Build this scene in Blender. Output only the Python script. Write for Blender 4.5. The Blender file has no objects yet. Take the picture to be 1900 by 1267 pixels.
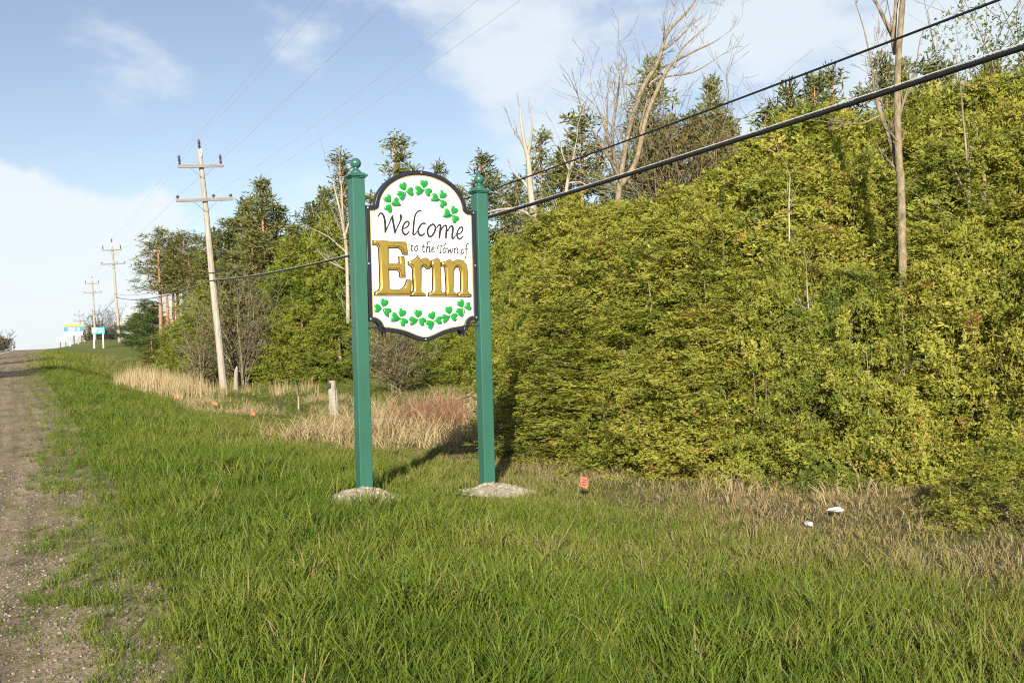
import bpy, bmesh, math, random
import numpy as np
from mathutils import Matrix, Vector

# ------------------------------------------------------------------ camera, sky, sun, exposure
scene = bpy.context.scene
COL = scene.collection
rng = np.random.default_rng(7)
random.seed(7)
EYE = np.array([0.0, 0.0, 1.6])
FPX, CX, CY = 1800.0, 950.0, 633.5

CAM_ROT = (Matrix.Rotation(math.radians(90 - 0.207), 3, 'X') @ Matrix.Rotation(math.radians(-1.55), 3, 'Z'))
cam_data = bpy.data.cameras.new('camera')
cam_data.sensor_width = 36.0
cam_data.lens = 36.0 * FPX / 1900.0
cam_data.clip_start = 0.05
cam_data.clip_end = 3000.0
cam = bpy.data.objects.new('camera', cam_data)
COL.objects.link(cam)
cam.matrix_world = Matrix.Translation(EYE) @ CAM_ROT.to_4x4()
scene.camera = cam
RM = np.array(CAM_ROT)

SUN_EL = 22.0
SUN_DIR = Vector((0.065, 1.0, -math.tan(math.radians(SUN_EL)))).normalized()
sun_data = bpy.data.lights.new('sun', 'SUN')
sun_data.energy = 5.0
sun_data.angle = math.radians(0.5)
sun_data.color = (1.0, 0.92, 0.76)
sun = bpy.data.objects.new('sun', sun_data)
COL.objects.link(sun)
sun.rotation_euler = SUN_DIR.to_track_quat('-Z', 'Y').to_euler()
sun.location = (-3, -30, 30)

scene.view_settings.view_transform = 'Standard'
scene.view_settings.look = 'None'
scene.view_settings.gamma = 1.0
scene.view_settings.use_curve_mapping = False
scene.view_settings.exposure = 0.9
scene.cycles.max_bounces = 6
scene.cycles.transparent_max_bounces = 8
scene.cycles.use_denoising = False
scene.cycles.pixel_filter_type = 'BLACKMAN_HARRIS'
scene.cycles.filter_width = 1.15


def N(nt, kind, **kw):
    n = nt.nodes.new(kind)
    for k, v in kw.items():
        if k.startswith('i_'):
            key = k[2:]
            key = int(key) if key.isdigit() else key.replace('_', ' ')
            n.inputs[key].default_value = v
        else:
            setattr(n, k, v)
    return n


def pixdir(px, py):
    d = RM @ np.array([(px - CX) / FPX, -(py - CY) / FPX, -1.0])
    return d / np.linalg.norm(d)


def build_world():
    w = bpy.data.worlds.new('World')
    scene.world = w
    w.use_nodes = True
    nt = w.node_tree
    nt.nodes.clear()
    L = nt.links.new
    out = N(nt, 'ShaderNodeOutputWorld')
    sky = N(nt, 'ShaderNodeTexSky')
    sky.sky_type = 'NISHITA'
    sky.sun_disc = False
    sky.sun_elevation = math.radians(SUN_EL)
    sky.sun_rotation = math.radians(184.3)
    sky.air_density = 1.0
    sky.dust_density = 0.6
    sky.ozone_density = 1.3
    bg = N(nt, 'ShaderNodeBackground')
    bg.inputs['Strength'].default_value = 0.076
    hs = N(nt, 'ShaderNodeHueSaturation')
    hs.inputs['Saturation'].default_value = 0.84
    hs.inputs['Hue'].default_value = 0.507
    L(sky.outputs[0], hs.inputs['Color'])
    L(hs.outputs[0], bg.inputs['Color'])
    tc = N(nt, 'ShaderNodeTexCoord')
    # clouds: soft noise in the direction of view, thicker in a few banks
    nz = N(nt, 'ShaderNodeTexNoise', i_Scale=4.2, i_Detail=9.0, i_Roughness=0.55)
    mp = N(nt, 'ShaderNodeMapping')
    mp.inputs['Scale'].default_value = (1.0, 1.0, 1.9)
    L(tc.outputs['Generated'], mp.inputs['Vector'])
    L(mp.outputs[0], nz.inputs['Vector'])
    nz2 = N(nt, 'ShaderNodeTexNoise', i_Scale=9.0, i_Detail=5.0, i_Roughness=0.5)
    L(tc.outputs['Generated'], nz2.inputs['Vector'])
    sub = N(nt, 'ShaderNodeVectorMath', operation='SUBTRACT')
    L(nz2.outputs['Color'], sub.inputs[0])
    sub.inputs[1].default_value = (0.5, 0.5, 0.5)
    sc = N(nt, 'ShaderNodeVectorMath', operation='SCALE')
    L(sub.outputs[0], sc.inputs[0])
    sc.inputs['Scale'].default_value = 0.10
    add = N(nt, 'ShaderNodeVectorMath', operation='ADD')
    L(tc.outputs['Generated'], add.inputs[0])
    L(sc.outputs[0], add.inputs[1])
    nrm = N(nt, 'ShaderNodeVectorMath', operation='NORMALIZE')
    L(add.outputs[0], nrm.inputs[0])

    def bank(px, py, r_out, r_in, amount):
        d = N(nt, 'ShaderNodeVectorMath', operation='DOT_PRODUCT')
        L(nrm.outputs[0], d.inputs[0])
        d.inputs[1].default_value = tuple(pixdir(px, py))
        m = N(nt, 'ShaderNodeMapRange', interpolation_type='SMOOTHSTEP')
        m.inputs['From Min'].default_value = math.cos(math.radians(r_out))
        m.inputs['From Max'].default_value = math.cos(math.radians(r_in))
        m.inputs['To Min'].default_value = 0.0
        m.inputs['To Max'].default_value = amount
        L(d.outputs['Value'], m.inputs['Value'])
        return m.outputs[0]

    def addn(a, b, op='ADD'):
        m = N(nt, 'ShaderNodeMath', operation=op)
        for i, s in enumerate((a, b)):
            if isinstance(s, float):
                m.inputs[i].default_value = s
            else:
                L(s, m.inputs[i])
        return m.outputs[0]

    veil = bank(960, 70, 9, 2, 0.13)
    for b in ((1560, 60, 11, 4, 0.16), (1880, 150, 8, 2, 0.14), (560, 85, 3.0, 0.5, 0.10)):
        veil = addn(veil, bank(*b))
    thin = addn(nz.outputs['Fac'], veil)
    mr = N(nt, 'ShaderNodeMapRange', interpolation_type='SMOOTHSTEP')
    mr.inputs['From Min'].default_value = 0.52
    mr.inputs['From Max'].default_value = 0.70
    mr.inputs['To Max'].default_value = 0.8
    L(thin, mr.inputs['Value'])
    heap = bank(110, 480, 5.2, 4.4, 1.0)
    for b in ((10, 440, 4.4, 3.7, 1.0), (215, 455, 3.9, 3.2, 1.0), (60, 560, 5.0, 3.5, 0.8), (-150, 500, 7.5, 6.5, 1.0)):
        heap = addn(heap, bank(*b), 'MAXIMUM')
    n3 = N(nt, 'ShaderNodeMapRange')
    n3.inputs['From Min'].default_value = 0.3
    n3.inputs['From Max'].default_value = 0.7
    n3.inputs['To Min'].default_value = 0.82
    n3.inputs['To Max'].default_value = 1.0
    L(nz.outputs['Fac'], n3.inputs['Value'])
    heap = addn(heap, n3.outputs[0], 'MULTIPLY')
    dens = addn(mr.outputs[0], heap, 'MAXIMUM')
    cb = N(nt, 'ShaderNodeBackground')
    cb.inputs['Color'].default_value = (0.89, 0.96, 1.0, 1)
    cb.inputs['Strength'].default_value = 0.53
    mix = N(nt, 'ShaderNodeMixShader')
    L(dens, mix.inputs[0])
    L(bg.outputs[0], mix.inputs[1])
    L(cb.outputs[0], mix.inputs[2])
    L(mix.outputs[0], out.inputs[0])


build_world()


# ------------------------------------------------------------------ helpers
def at(px, py, Y):
    d = RM @ np.array([(px - CX) / FPX, -(py - CY) / FPX, -1.0])
    return EYE + d * (Y / d[1])


_tab = rng.random((256, 256))


def vnoise(x, y):
    xi = np.floor(x).astype(int); yi = np.floor(y).astype(int)
    fx = x - xi; fy = y - yi
    fx = fx * fx * (3 - 2 * fx); fy = fy * fy * (3 - 2 * fy)
    a = _tab[xi % 256, yi % 256]; b = _tab[(xi + 1) % 256, yi % 256]
    c = _tab[xi % 256, (yi + 1) % 256]; d = _tab[(xi + 1) % 256, (yi + 1) % 256]
    return (a * (1 - fx) + b * fx) * (1 - fy) + (c * (1 - fx) + d * fx) * fy


def fbm(x, y, o=4):
    s = 0.0; a = 0.5; t = 0.0
    for k in range(o):
        s = s + a * vnoise(x * 2 ** k + 17.3 * k, y * 2 ** k + 5.1 * k); t += a; a *= 0.5
    return s / t


def sstep(a, b, x):
    t = np.clip((x - a) / (b - a), 0, 1)
    return t * t * (3 - 2 * t)


def tag(o, label, cat=None, group=None, kind=None):
    if label: o['label'] = label
    if cat: o['category'] = cat
    if group: o['group'] = group
    if kind: o['kind'] = kind
    return o


def empty(name, loc, label, cat, group=None, rot=(0, 0, 0)):
    o = bpy.data.objects.new(name, None)
    o.empty_display_size = 0.2
    COL.objects.link(o)
    o.location = loc; o.rotation_euler = rot
    return tag(o, label, cat, group)


def link(name, me, parent=None, loc=None, rot=None, scl=None):
    o = bpy.data.objects.new(name, me)
    COL.objects.link(o)
    if parent is not None: o.parent = parent
    if loc is not None: o.location = loc
    if rot is not None: o.rotation_euler = rot
    if scl is not None: o.scale = scl if hasattr(scl, '__len__') else (scl,) * 3
    return o


def mesh_np(name, V, F, mat, smooth=False, tone=None):
    """V (n,3); F (m,k) one face size."""
    V = np.asarray(V, dtype=np.float32); F = np.asarray(F, dtype=np.int32)
    me = bpy.data.meshes.new(name)
    m, k = F.shape
    me.vertices.add(len(V)); me.vertices.foreach_set('co', V.ravel())
    me.loops.add(m * k); me.loops.foreach_set('vertex_index', F.ravel())
    me.polygons.add(m); me.polygons.foreach_set('loop_start', np.arange(0, m * k, k, dtype=np.int32))
    me.update(calc_edges=True)
    if smooth: me.polygons.foreach_set('use_smooth', np.ones(m, dtype=bool))
    if tone is not None:
        a = me.attributes.new('tone', 'FLOAT', 'FACE')
        a.data.foreach_set('value', np.asarray(tone, dtype=np.float32))
    if mat is not None: me.materials.append(mat)
    me.validate()
    return me


class MB:
    """collects simple shapes for ONE mesh"""
    def __init__(s):
        s.v = []; s.f = []

    def add(s, V, F):
        o = len(s.v)
        s.v.extend([tuple(map(float, p)) for p in V])
        s.f.extend([tuple(int(i) + o for i in f) for f in F])

    def box(s, c, size, rot=None, top=1.0):
        x, y, z = (q / 2 for q in size)
        P = [(-x, -y, -z), (x, -y, -z), (x, y, -z), (-x, y, -z), (-x * top, -y * top, z), (x * top, -y * top, z), (x * top, y * top, z), (-x * top, y * top, z)]
        P = [Vector(p) for p in P]
        if rot is not None: P = [rot @ p for p in P]
        s.add([p + Vector(c) for p in P], [(0, 3, 2, 1), (4, 5, 6, 7), (0, 1, 5, 4), (1, 2, 6, 5), (2, 3, 7, 6), (3, 0, 4, 7)])

    def tube(s, pts, rad, n=8, cap=True):
        pts = [Vector(p) for p in pts]
        if not hasattr(rad, '__len__'): rad = [rad] * len(pts)
        V = []; F = []
        prev = None
        for i, p in enumerate(pts):
            t = (pts[min(i + 1, len(pts) - 1)] - pts[max(i - 1, 0)])
            if t.length < 1e-9: t = Vector((0, 0, 1))
            t.normalize()
            if prev is None:
                a = t.orthogonal().normalized()
            else:
                a = prev - t * prev.dot(t)
                a = a.normalized() if a.length > 1e-6 else t.orthogonal().normalized()
            prev = a
            b = t.cross(a)
            for k in range(n):
                q = 2 * math.pi * k / n
                V.append(p + (a * math.cos(q) + b * math.sin(q)) * rad[i])
        for i in range(len(pts) - 1):
            for k in range(n):
                F.append((i * n + k, i * n + (k + 1) % n, (i + 1) * n + (k + 1) % n, (i + 1) * n + k))
        if cap:
            F.append(tuple(range(n - 1, -1, -1)))
            F.append(tuple((len(pts) - 1) * n + k for k in range(n)))
        s.add(V, F)

    def lathe(s, prof, c=(0, 0, 0), n=16):
        V = []; F = []
        for (r, z) in prof:
            for k in range(n):
                q = 2 * math.pi * k / n
                V.append((c[0] + r * math.cos(q), c[1] + r * math.sin(q), c[2] + z))
        for i in range(len(prof) - 1):
            for k in range(n):
                F.append((i * n + k, i * n + (k + 1) % n, (i + 1) * n + (k + 1) % n, (i + 1) * n + k))
        F.append(tuple(range(n - 1, -1, -1)))
        F.append(tuple((len(prof) - 1) * n + k for k in range(n)))
        s.add(V, F)

    def mesh(s, name, mat, smooth=False, auto=None):
        me = bpy.data.meshes.new(name)
        me.from_pydata(s.v, [], s.f)
        if mat is not None: me.materials.append(mat)
        if smooth:
            me.polygons.foreach_set('use_smooth', [True] * len(me.polygons))
            if auto:
                me.set_sharp_from_angle(angle=math.radians(auto))
        me.update()
        return me

    def build(s, name, mat, parent=None, smooth=False, auto=None, **kw):
        return link(name, s.mesh(name, mat, smooth, auto), parent, **kw)


def bevel(me, w, seg=2, angle=35):
    bm = bmesh.new(); bm.from_mesh(me)
    ed = [e for e in bm.edges if len(e.link_faces) == 2 and e.calc_face_angle(0) > math.radians(angle)]
    bmesh.ops.bevel(bm, geom=ed, offset=w, segments=seg, affect='EDGES', profile=0.5)
    bm.to_mesh(me); bm.free(); me.update()
    return me


# ------------------------------------------------------------------ materials
def new_mat(name):
    m = bpy.data.materials.new(name)
    m.use_nodes = True
    nt = m.node_tree
    nt.nodes.clear()
    out = N(nt, 'ShaderNodeOutputMaterial')
    return m, nt, out


def ramp(nt, stops):
    r = N(nt, 'ShaderNodeValToRGB')
    el = r.color_ramp.elements
    while len(el) < len(stops): el.new(0.5)
    for e, (p, c) in zip(el, stops):
        e.position = p; e.color = (*c, 1)
    return r


def solid(name, col, rough=0.6, metal=0.0, var=0.12, scale=6.0, bump=0.0, bscale=60.0, spec=0.5, stretch=None, coat=0.0):
    m, nt, out = new_mat(name)
    L = nt.links.new
    p = N(nt, 'ShaderNodeBsdfPrincipled')
    p.inputs['Roughness'].default_value = rough
    p.inputs['Metallic'].default_value = metal
    p.inputs['Specular IOR Level'].default_value = spec
    p.inputs['Coat Weight'].default_value = coat
    tc = N(nt, 'ShaderNodeTexCoord')
    src = tc.outputs['Object']
    if stretch:
        mp = N(nt, 'ShaderNodeMapping'); mp.inputs['Scale'].default_value = stretch
        L(src, mp.inputs['Vector']); src = mp.outputs[0]
    nz = N(nt, 'ShaderNodeTexNoise', i_Scale=scale, i_Detail=5.0, i_Roughness=0.6)
    L(src, nz.inputs['Vector'])
    a = tuple(max(0, c * (1 - var)) for c in col); b = tuple(min(1, c * (1 + var)) for c in col)
    r = ramp(nt, [(0.3, a), (0.7, b)])
    L(nz.outputs['Fac'], r.inputs[0]); L(r.outputs[0], p.inputs['Base Color'])
    if bump:
        n2 = N(nt, 'ShaderNodeTexNoise', i_Scale=bscale, i_Detail=4.0)
        L(src, n2.inputs['Vector'])
        bp = N(nt, 'ShaderNodeBump'); bp.inputs['Strength'].default_value = bump; bp.inputs['Distance'].default_value = 0.01
        L(n2.outputs['Fac'], bp.inputs['Height']); L(bp.outputs[0], p.inputs['Normal'])
    L(p.outputs[0], out.inputs[0])
    return m


def leafy(name, stops, transl=0.3, inst=False, objvar=0.0, rough=0.6, nscale=None):
    """foliage: colour from a per-face 'tone' (plus a per-object or per-instance shift), part of the light passing through"""
    m, nt, out = new_mat(name)
    L = nt.links.new
    at_ = N(nt, 'ShaderNodeAttribute', attribute_name='tone')
    fac = at_.outputs['Fac']
    if inst:
        a2 = N(nt, 'ShaderNodeAttribute', attribute_name='tint', attribute_type='INSTANCER')
        ad = N(nt, 'ShaderNodeMath', operation='MULTIPLY_ADD')
        L(fac, ad.inputs[0]); ad.inputs[1].default_value = 0.35
        L(a2.outputs['Fac'], ad.inputs[2]); fac = ad.outputs[0]
    if objvar:
        oi = N(nt, 'ShaderNodeObjectInfo')
        ad = N(nt, 'ShaderNodeMath', operation='MULTIPLY_ADD')
        L(oi.outputs['Random'], ad.inputs[0]); ad.inputs[1].default_value = objvar
        sb = N(nt, 'ShaderNodeMath', operation='SUBTRACT'); L(fac, sb.inputs[0]); sb.inputs[1].default_value = objvar / 2
        L(sb.outputs[0], ad.inputs[2]); fac = ad.outputs[0]
    if nscale:
        g = N(nt, 'ShaderNodeNewGeometry')
        nz = N(nt, 'ShaderNodeTexNoise', i_Scale=nscale, i_Detail=3.0)
        L(g.outputs['Position'], nz.inputs['Vector'])
        ad = N(nt, 'ShaderNodeMath', operation='MULTIPLY_ADD')
        L(nz.outputs['Fac'], ad.inputs[0]); ad.inputs[1].default_value = 0.7
        sb = N(nt, 'ShaderNodeMath', operation='SUBTRACT'); L(fac, sb.inputs[0]); sb.inputs[1].default_value = 0.35
        L(sb.outputs[0], ad.inputs[2]); fac = ad.outputs[0]
    r = ramp(nt, stops)
    L(fac, r.inputs[0])
    p = N(nt, 'ShaderNodeBsdfPrincipled')
    p.inputs['Roughness'].default_value = rough
    p.inputs['Specular IOR Level'].default_value = 0.25
    L(r.outputs[0], p.inputs['Base Color'])
    t = N(nt, 'ShaderNodeBsdfTranslucent')
    L(r.outputs[0], t.inputs['Color'])
    mx = N(nt, 'ShaderNodeMixShader'); mx.inputs[0].default_value = transl
    L(p.outputs[0], mx.inputs[1]); L(t.outputs[0], mx.inputs[2])
    L(mx.outputs[0], out.inputs[0])
    return m


M = {}
M['cedar'] = leafy('cedar_sprays', [(0.0, (0.07, 0.10, 0.014)), (0.4, (0.20, 0.215, 0.028)), (0.72, (0.30, 0.285, 0.045)), (0.9, (0.33, 0.28, 0.06)), (1.0, (0.24, 0.12, 0.04))], 0.17, objvar=0.22, nscale=0.5)
M['cedar_far'] = leafy('cedar_sprays_far', [(0.0, (0.07, 0.11, 0.012)), (0.5, (0.165, 0.195, 0.022)), (0.9, (0.25, 0.245, 0.04)), (1.0, (0.20, 0.12, 0.03))], 0.18, objvar=0.25, nscale=0.3)
M['pine'] = leafy('pine_needles', [(0.0, (0.045, 0.06, 0.018)), (0.5, (0.115, 0.13, 0.033)), (1.0, (0.19, 0.185, 0.045))], 0.15, objvar=0.35)
M['spruce'] = leafy('dark_needles', [(0.0, (0.03, 0.055, 0.018)), (0.5, (0.06, 0.095, 0.022)), (1.0, (0.11, 0.14, 0.03))], 0.15, objvar=0.3)
M['brown_leaf'] = leafy('brown_buds', [(0.0, (0.07, 0.06, 0.025)), (0.5, (0.13, 0.105, 0.035)), (1.0, (0.19, 0.12, 0.05))], 0.2)
M['new_leaf'] = leafy('young_leaves', [(0.0, (0.09, 0.15, 0.03)), (1.0, (0.17, 0.22, 0.06))], 0.4)
M['grass'] = leafy('grass_blades', [(0.0, (0.05, 0.095, 0.010)), (0.35, (0.115, 0.17, 0.018)), (0.62, (0.185, 0.215, 0.032)), (0.85, (0.25, 0.225, 0.08)), (1.0, (0.34, 0.26, 0.13))], 0.35, inst=True)
M['straw'] = leafy('straw', [(0.0, (0.22, 0.15, 0.07)), (0.5, (0.42, 0.32, 0.17)), (1.0, (0.58, 0.47, 0.28))], 0.25, inst=True)
M['red_stem'] = leafy('red_stems', [(0.0, (0.13, 0.05, 0.035)), (1.0, (0.26, 0.12, 0.07))], 0.1, inst=True)
M['bark'] = solid('grey_bark', (0.20, 0.165, 0.12), 0.9, var=0.4, scale=9, bump=0.6, bscale=40, stretch=(1, 1, 0.25))
M['bark_tan'] = solid('tan_bark', (0.20, 0.16, 0.10), 0.9, var=0.55, scale=22, bump=1.0, bscale=60, stretch=(1, 1, 0.45))
M['bark_pale'] = solid('bleached_dead_wood', (0.33, 0.29, 0.23), 0.9, var=0.25, scale=7, bump=0.4, bscale=50, stretch=(1, 1, 0.2))
M['bark_pine'] = solid('orange_pine_bark', (0.30, 0.17, 0.09), 0.9, var=0.35, scale=6, bump=0.5, bscale=30, stretch=(1, 1, 0.3))
M['bark_dark'] = solid('dark_twigs', (0.10, 0.085, 0.075), 0.9, var=0.3)
M['twig_olive'] = solid('olive_twigs', (0.20, 0.18, 0.11), 0.9, var=0.4, scale=3)
M['twig_cedar'] = solid('cedar_twigs', (0.24, 0.19, 0.13), 0.9, var=0.35, scale=5)
M['pole_wood'] = solid('weathered_pole', (0.31, 0.275, 0.23), 0.9, var=0.5, scale=10, bump=0.5, bscale=40, stretch=(3, 3, 0.12))
M['post_wood'] = solid('grey_fence_wood', (0.27, 0.235, 0.185), 0.9, var=0.35, scale=9, bump=0.7, bscale=40, stretch=(3, 3, 0.2))
M['galv'] = solid('galvanised_steel', (0.45, 0.45, 0.45), 0.45, metal=0.7)
M['insul'] = solid('dark_insulator', (0.045, 0.035, 0.04), 0.25)
M['cable'] = solid('black_cable', (0.009, 0.009, 0.011), 0.6)
M['strand'] = solid('steel_strand', (0.60, 0.60, 0.60), 0.5, metal=0.0)
M['wire'] = solid('power_wire', (0.50, 0.50, 0.55), 0.5)
M['arm_wood'] = solid('grey_crossarm', (0.23, 0.20, 0.19), 0.9, var=0.3, scale=7, stretch=(0.2, 3, 3))
M['green_paint'] = solid('green_post_paint', (0.030, 0.112, 0.082), 0.30, var=0.10, scale=4, bump=0.0, stretch=(1, 1, 0.3))
M['navy'] = solid('navy_black_frame', (0.016, 0.016, 0.028), 0.33, var=0.15)
M['white'] = solid('sign_white', (0.80, 0.80, 0.79), 0.45, var=0.02, bump=0.03, bscale=90)
M['black'] = solid('black_lettering', (0.018, 0.018, 0.02), 0.45)
M['gold'] = solid('gold_leaf', (0.66, 0.44, 0.10), 0.25, metal=0.85, var=0.12, scale=8)
M['gold_line'] = solid('gold_line', (0.55, 0.40, 0.14), 0.4, metal=0.3)
M['shamrock'] = solid('shamrock_green', (0.015, 0.23, 0.035), 0.25, var=0.12, scale=20)
M['stem'] = solid('shamrock_stem', (0.02, 0.15, 0.055), 0.3)
M['gravel'] = solid('pale_gravel', (0.31, 0.265, 0.205), 0.95, var=0.45, scale=25, bump=0.8, bscale=90)
M['flag'] = solid('orange_flag', (0.55, 0.12, 0.05), 0.55, var=0.1)
M['litter'] = solid('white_paper', (0.50, 0.52, 0.54), 0.6)
M['teal'] = solid('teal_sign', (0.02, 0.42, 0.44), 0.45, var=0.05)
M['blue'] = solid('blue_sign', (0.02, 0.16, 0.50), 0.45, var=0.05)
M['yellow'] = solid('yellow_sign', (0.75, 0.42, 0.01), 0.45, var=0.05)
M['white_post'] = solid('white_post', (0.55, 0.52, 0.45), 0.6, var=0.1)
M['dark_post'] = solid('dark_post', (0.05, 0.055, 0.08), 0.6)
M['red_print'] = solid('red_print', (0.5, 0.06, 0.05), 0.5)
M['grey_print'] = solid('grey_print', (0.35, 0.38, 0.42), 0.5)

# ------------------------------------------------------------------ the lie of the land
# u runs along the road (away, to the left of the view), v across it (towards the hedge)
def uv(x, y):
    return -0.43 * x + 0.903 * y, 0.903 * x + 0.43 * y


def xy(u, v):
    return -0.43 * u + 0.903 * v, 0.903 * u + 0.43 * v


def curve(tab):
    a = np.array(tab, float)
    uu = np.arange(-200, 1400, 1.0)
    zz = np.interp(uu, a[:, 0], a[:, 1])
    k = np.hanning(13); k /= k.sum()
    zz = np.convolve(np.pad(zz, 6, mode='edge'), k, 'valid')
    return lambda u: np.interp(u, uu, zz)


z_road = curve([(-200, -2.0), (-30, -0.1), (0, 0.02), (10, 0.06), (20, 0.24), (43, 0.76), (80, 1.40), (110, 1.75), (150, 1.86), (200, 1.5), (300, -0.5), (600, -8), (1400, -14)])
z_ditch = curve([(-200, -2.0), (-30, -0.2), (0, -0.06), (8, -0.10), (14, -0.22), (22, -0.34), (45, -0.26), (60, 0.12), (80, 0.95), (108, 2.25), (130, 2.75), (150, 2.8), (200, 2.2), (300, 0.0), (600, -8), (1400, -14)])
z_back = curve([(-200, -1.5), (0, 0.04), (10, 0.10), (17, 0.10), (25, -0.15), (45, -0.10), (60, 0.9), (80, 2.2), (110, 3.1), (150, 3.2), (200, 2.6), (300, 0.5), (600, -7), (1400, -13)])
v_edge = curve([(-200, 0.3), (14, 0.3), (28, -0.2), (43, -0.65), (90, -0.75), (130, 0.0), (200, 2.0), (1400, 60.0)])


def ground_z(x, y):
    x = np.asarray(x, float); y = np.asarray(y, float)
    u, v = uv(x, y)
    w = v - v_edge(u)
    a, d, b = z_road(u), z_ditch(u), z_back(u)
    z = a + (d - a) * sstep(0.2, 5.0, w) + (b - d) * sstep(7.0, 15.5, w)
    z = z - 0.03 * np.clip(-w, 0, 3) + 0.02 * 3 * 0
    z = z - 0.9 * sstep(-13, -18, w) + 1.4 * sstep(-22, -45, w)
    z = z + sstep(0.0, 1.0, w) * (fbm(x * 0.9, y * 0.9, 3) - 0.5) * 0.10
    return z


def gz(x, y): return float(ground_z(x, y))


def gp(px, Y, py=700):
    """a point of the ground seen at column px, Y metres ahead"""
    p = at(px, py, Y)
    return Vector((p[0], p[1], gz(p[0], p[1])))


def lines(segs):
    out = []
    for a, b, n in segs: out.append(np.linspace(a, b, n, endpoint=False))
    return np.unique(np.concatenate(out))


def sheet(name, us, ws, zoff, mat, attr=True, smooth=True):
    U, W = np.meshgrid(us, ws, indexing='ij')
    V = W + v_edge(U)
    X, Y = xy(U, V)
    Z = ground_z(X, Y) + zoff
    P = np.stack([X, Y, Z], -1).reshape(-1, 3)
    n, m = U.shape
    i = np.arange(n * m).reshape(n, m)
    F = np.stack([i[:-1, :-1], i[:-1, 1:], i[1:, 1:], i[1:, :-1]], -1).reshape(-1, 4)[:, ::-1]
    me = mesh_np(name, P, F, mat, smooth)
    a = me.attributes.new('w', 'FLOAT', 'POINT'); a.data.foreach_set('value', W.ravel().astype(np.float32))
    a = me.attributes.new('u', 'FLOAT', 'POINT'); a.data.foreach_set('value', U.ravel().astype(np.float32))
    return me


def ground_mat():
    m, nt, out = new_mat('turf_and_soil')
    L = nt.links.new
    g = N(nt, 'ShaderNodeNewGeometry')
    big = N(nt, 'ShaderNodeTexNoise', i_Scale=0.55, i_Detail=5.0, i_Roughness=0.6)
    fine = N(nt, 'ShaderNodeTexNoise', i_Scale=14.0, i_Detail=6.0, i_Roughness=0.7)
    L(g.outputs['Position'], big.inputs['Vector']); L(g.outputs['Position'], fine.inputs['Vector'])
    r1 = ramp(nt, [(0.3, (0.045, 0.06, 0.018)), (0.5, (0.075, 0.095, 0.025)), (0.72, (0.15, 0.12, 0.06))])
    L(big.outputs['Fac'], r1.inputs[0])
    r2 = ramp(nt, [(0.3, (0.035, 0.035, 0.016)), (0.7, (0.17, 0.14, 0.08))])
    L(fine.outputs['Fac'], r2.inputs[0])
    mx = N(nt, 'ShaderNodeMix', data_type='RGBA'); mx.inputs[0].default_value = 0.5
    L(r1.outputs[0], mx.inputs[6]); L(r2.outputs[0], mx.inputs[7])
    # far bank and meadow: worn olive turf
    wa = N(nt, 'ShaderNodeAttribute', attribute_name='u')
    mr = N(nt, 'ShaderNodeMapRange'); mr.inputs['From Min'].default_value = 40; mr.inputs['From Max'].default_value = 70
    L(wa.outputs['Fac'], mr.inputs['Value'])
    r3 = ramp(nt, [(0.3, (0.085, 0.12, 0.028)), (0.55, (0.13, 0.145, 0.04)), (0.75, (0.20, 0.165, 0.08))])
    b2 = N(nt, 'ShaderNodeTexNoise', i_Scale=0.9, i_Detail=8.0, i_Roughness=0.72)
    L(g.outputs['Position'], b2.inputs['Vector']); L(b2.outputs['Fac'], r3.inputs[0])
    mx2 = N(nt, 'ShaderNodeMix', data_type='RGBA')
    L(mr.outputs[0], mx2.inputs[0]); L(mx.outputs[2], mx2.inputs[6]); L(r3.outputs[0], mx2.inputs[7])
    p = N(nt, 'ShaderNodeBsdfPrincipled'); p.inputs['Roughness'].default_value = 0.95; p.inputs['Specular IOR Level'].default_value = 0.1
    L(mx2.outputs[2], p.inputs['Base Color'])
    bp = N(nt, 'ShaderNodeBump'); bp.inputs['Strength'].default_value = 0.8; bp.inputs['Distance'].default_value = 0.03
    L(fine.outputs['Fac'], bp.inputs['Height']); L(bp.outputs[0], p.inputs['Normal'])
    L(p.outputs[0], out.inputs[0])
    return m


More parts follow.
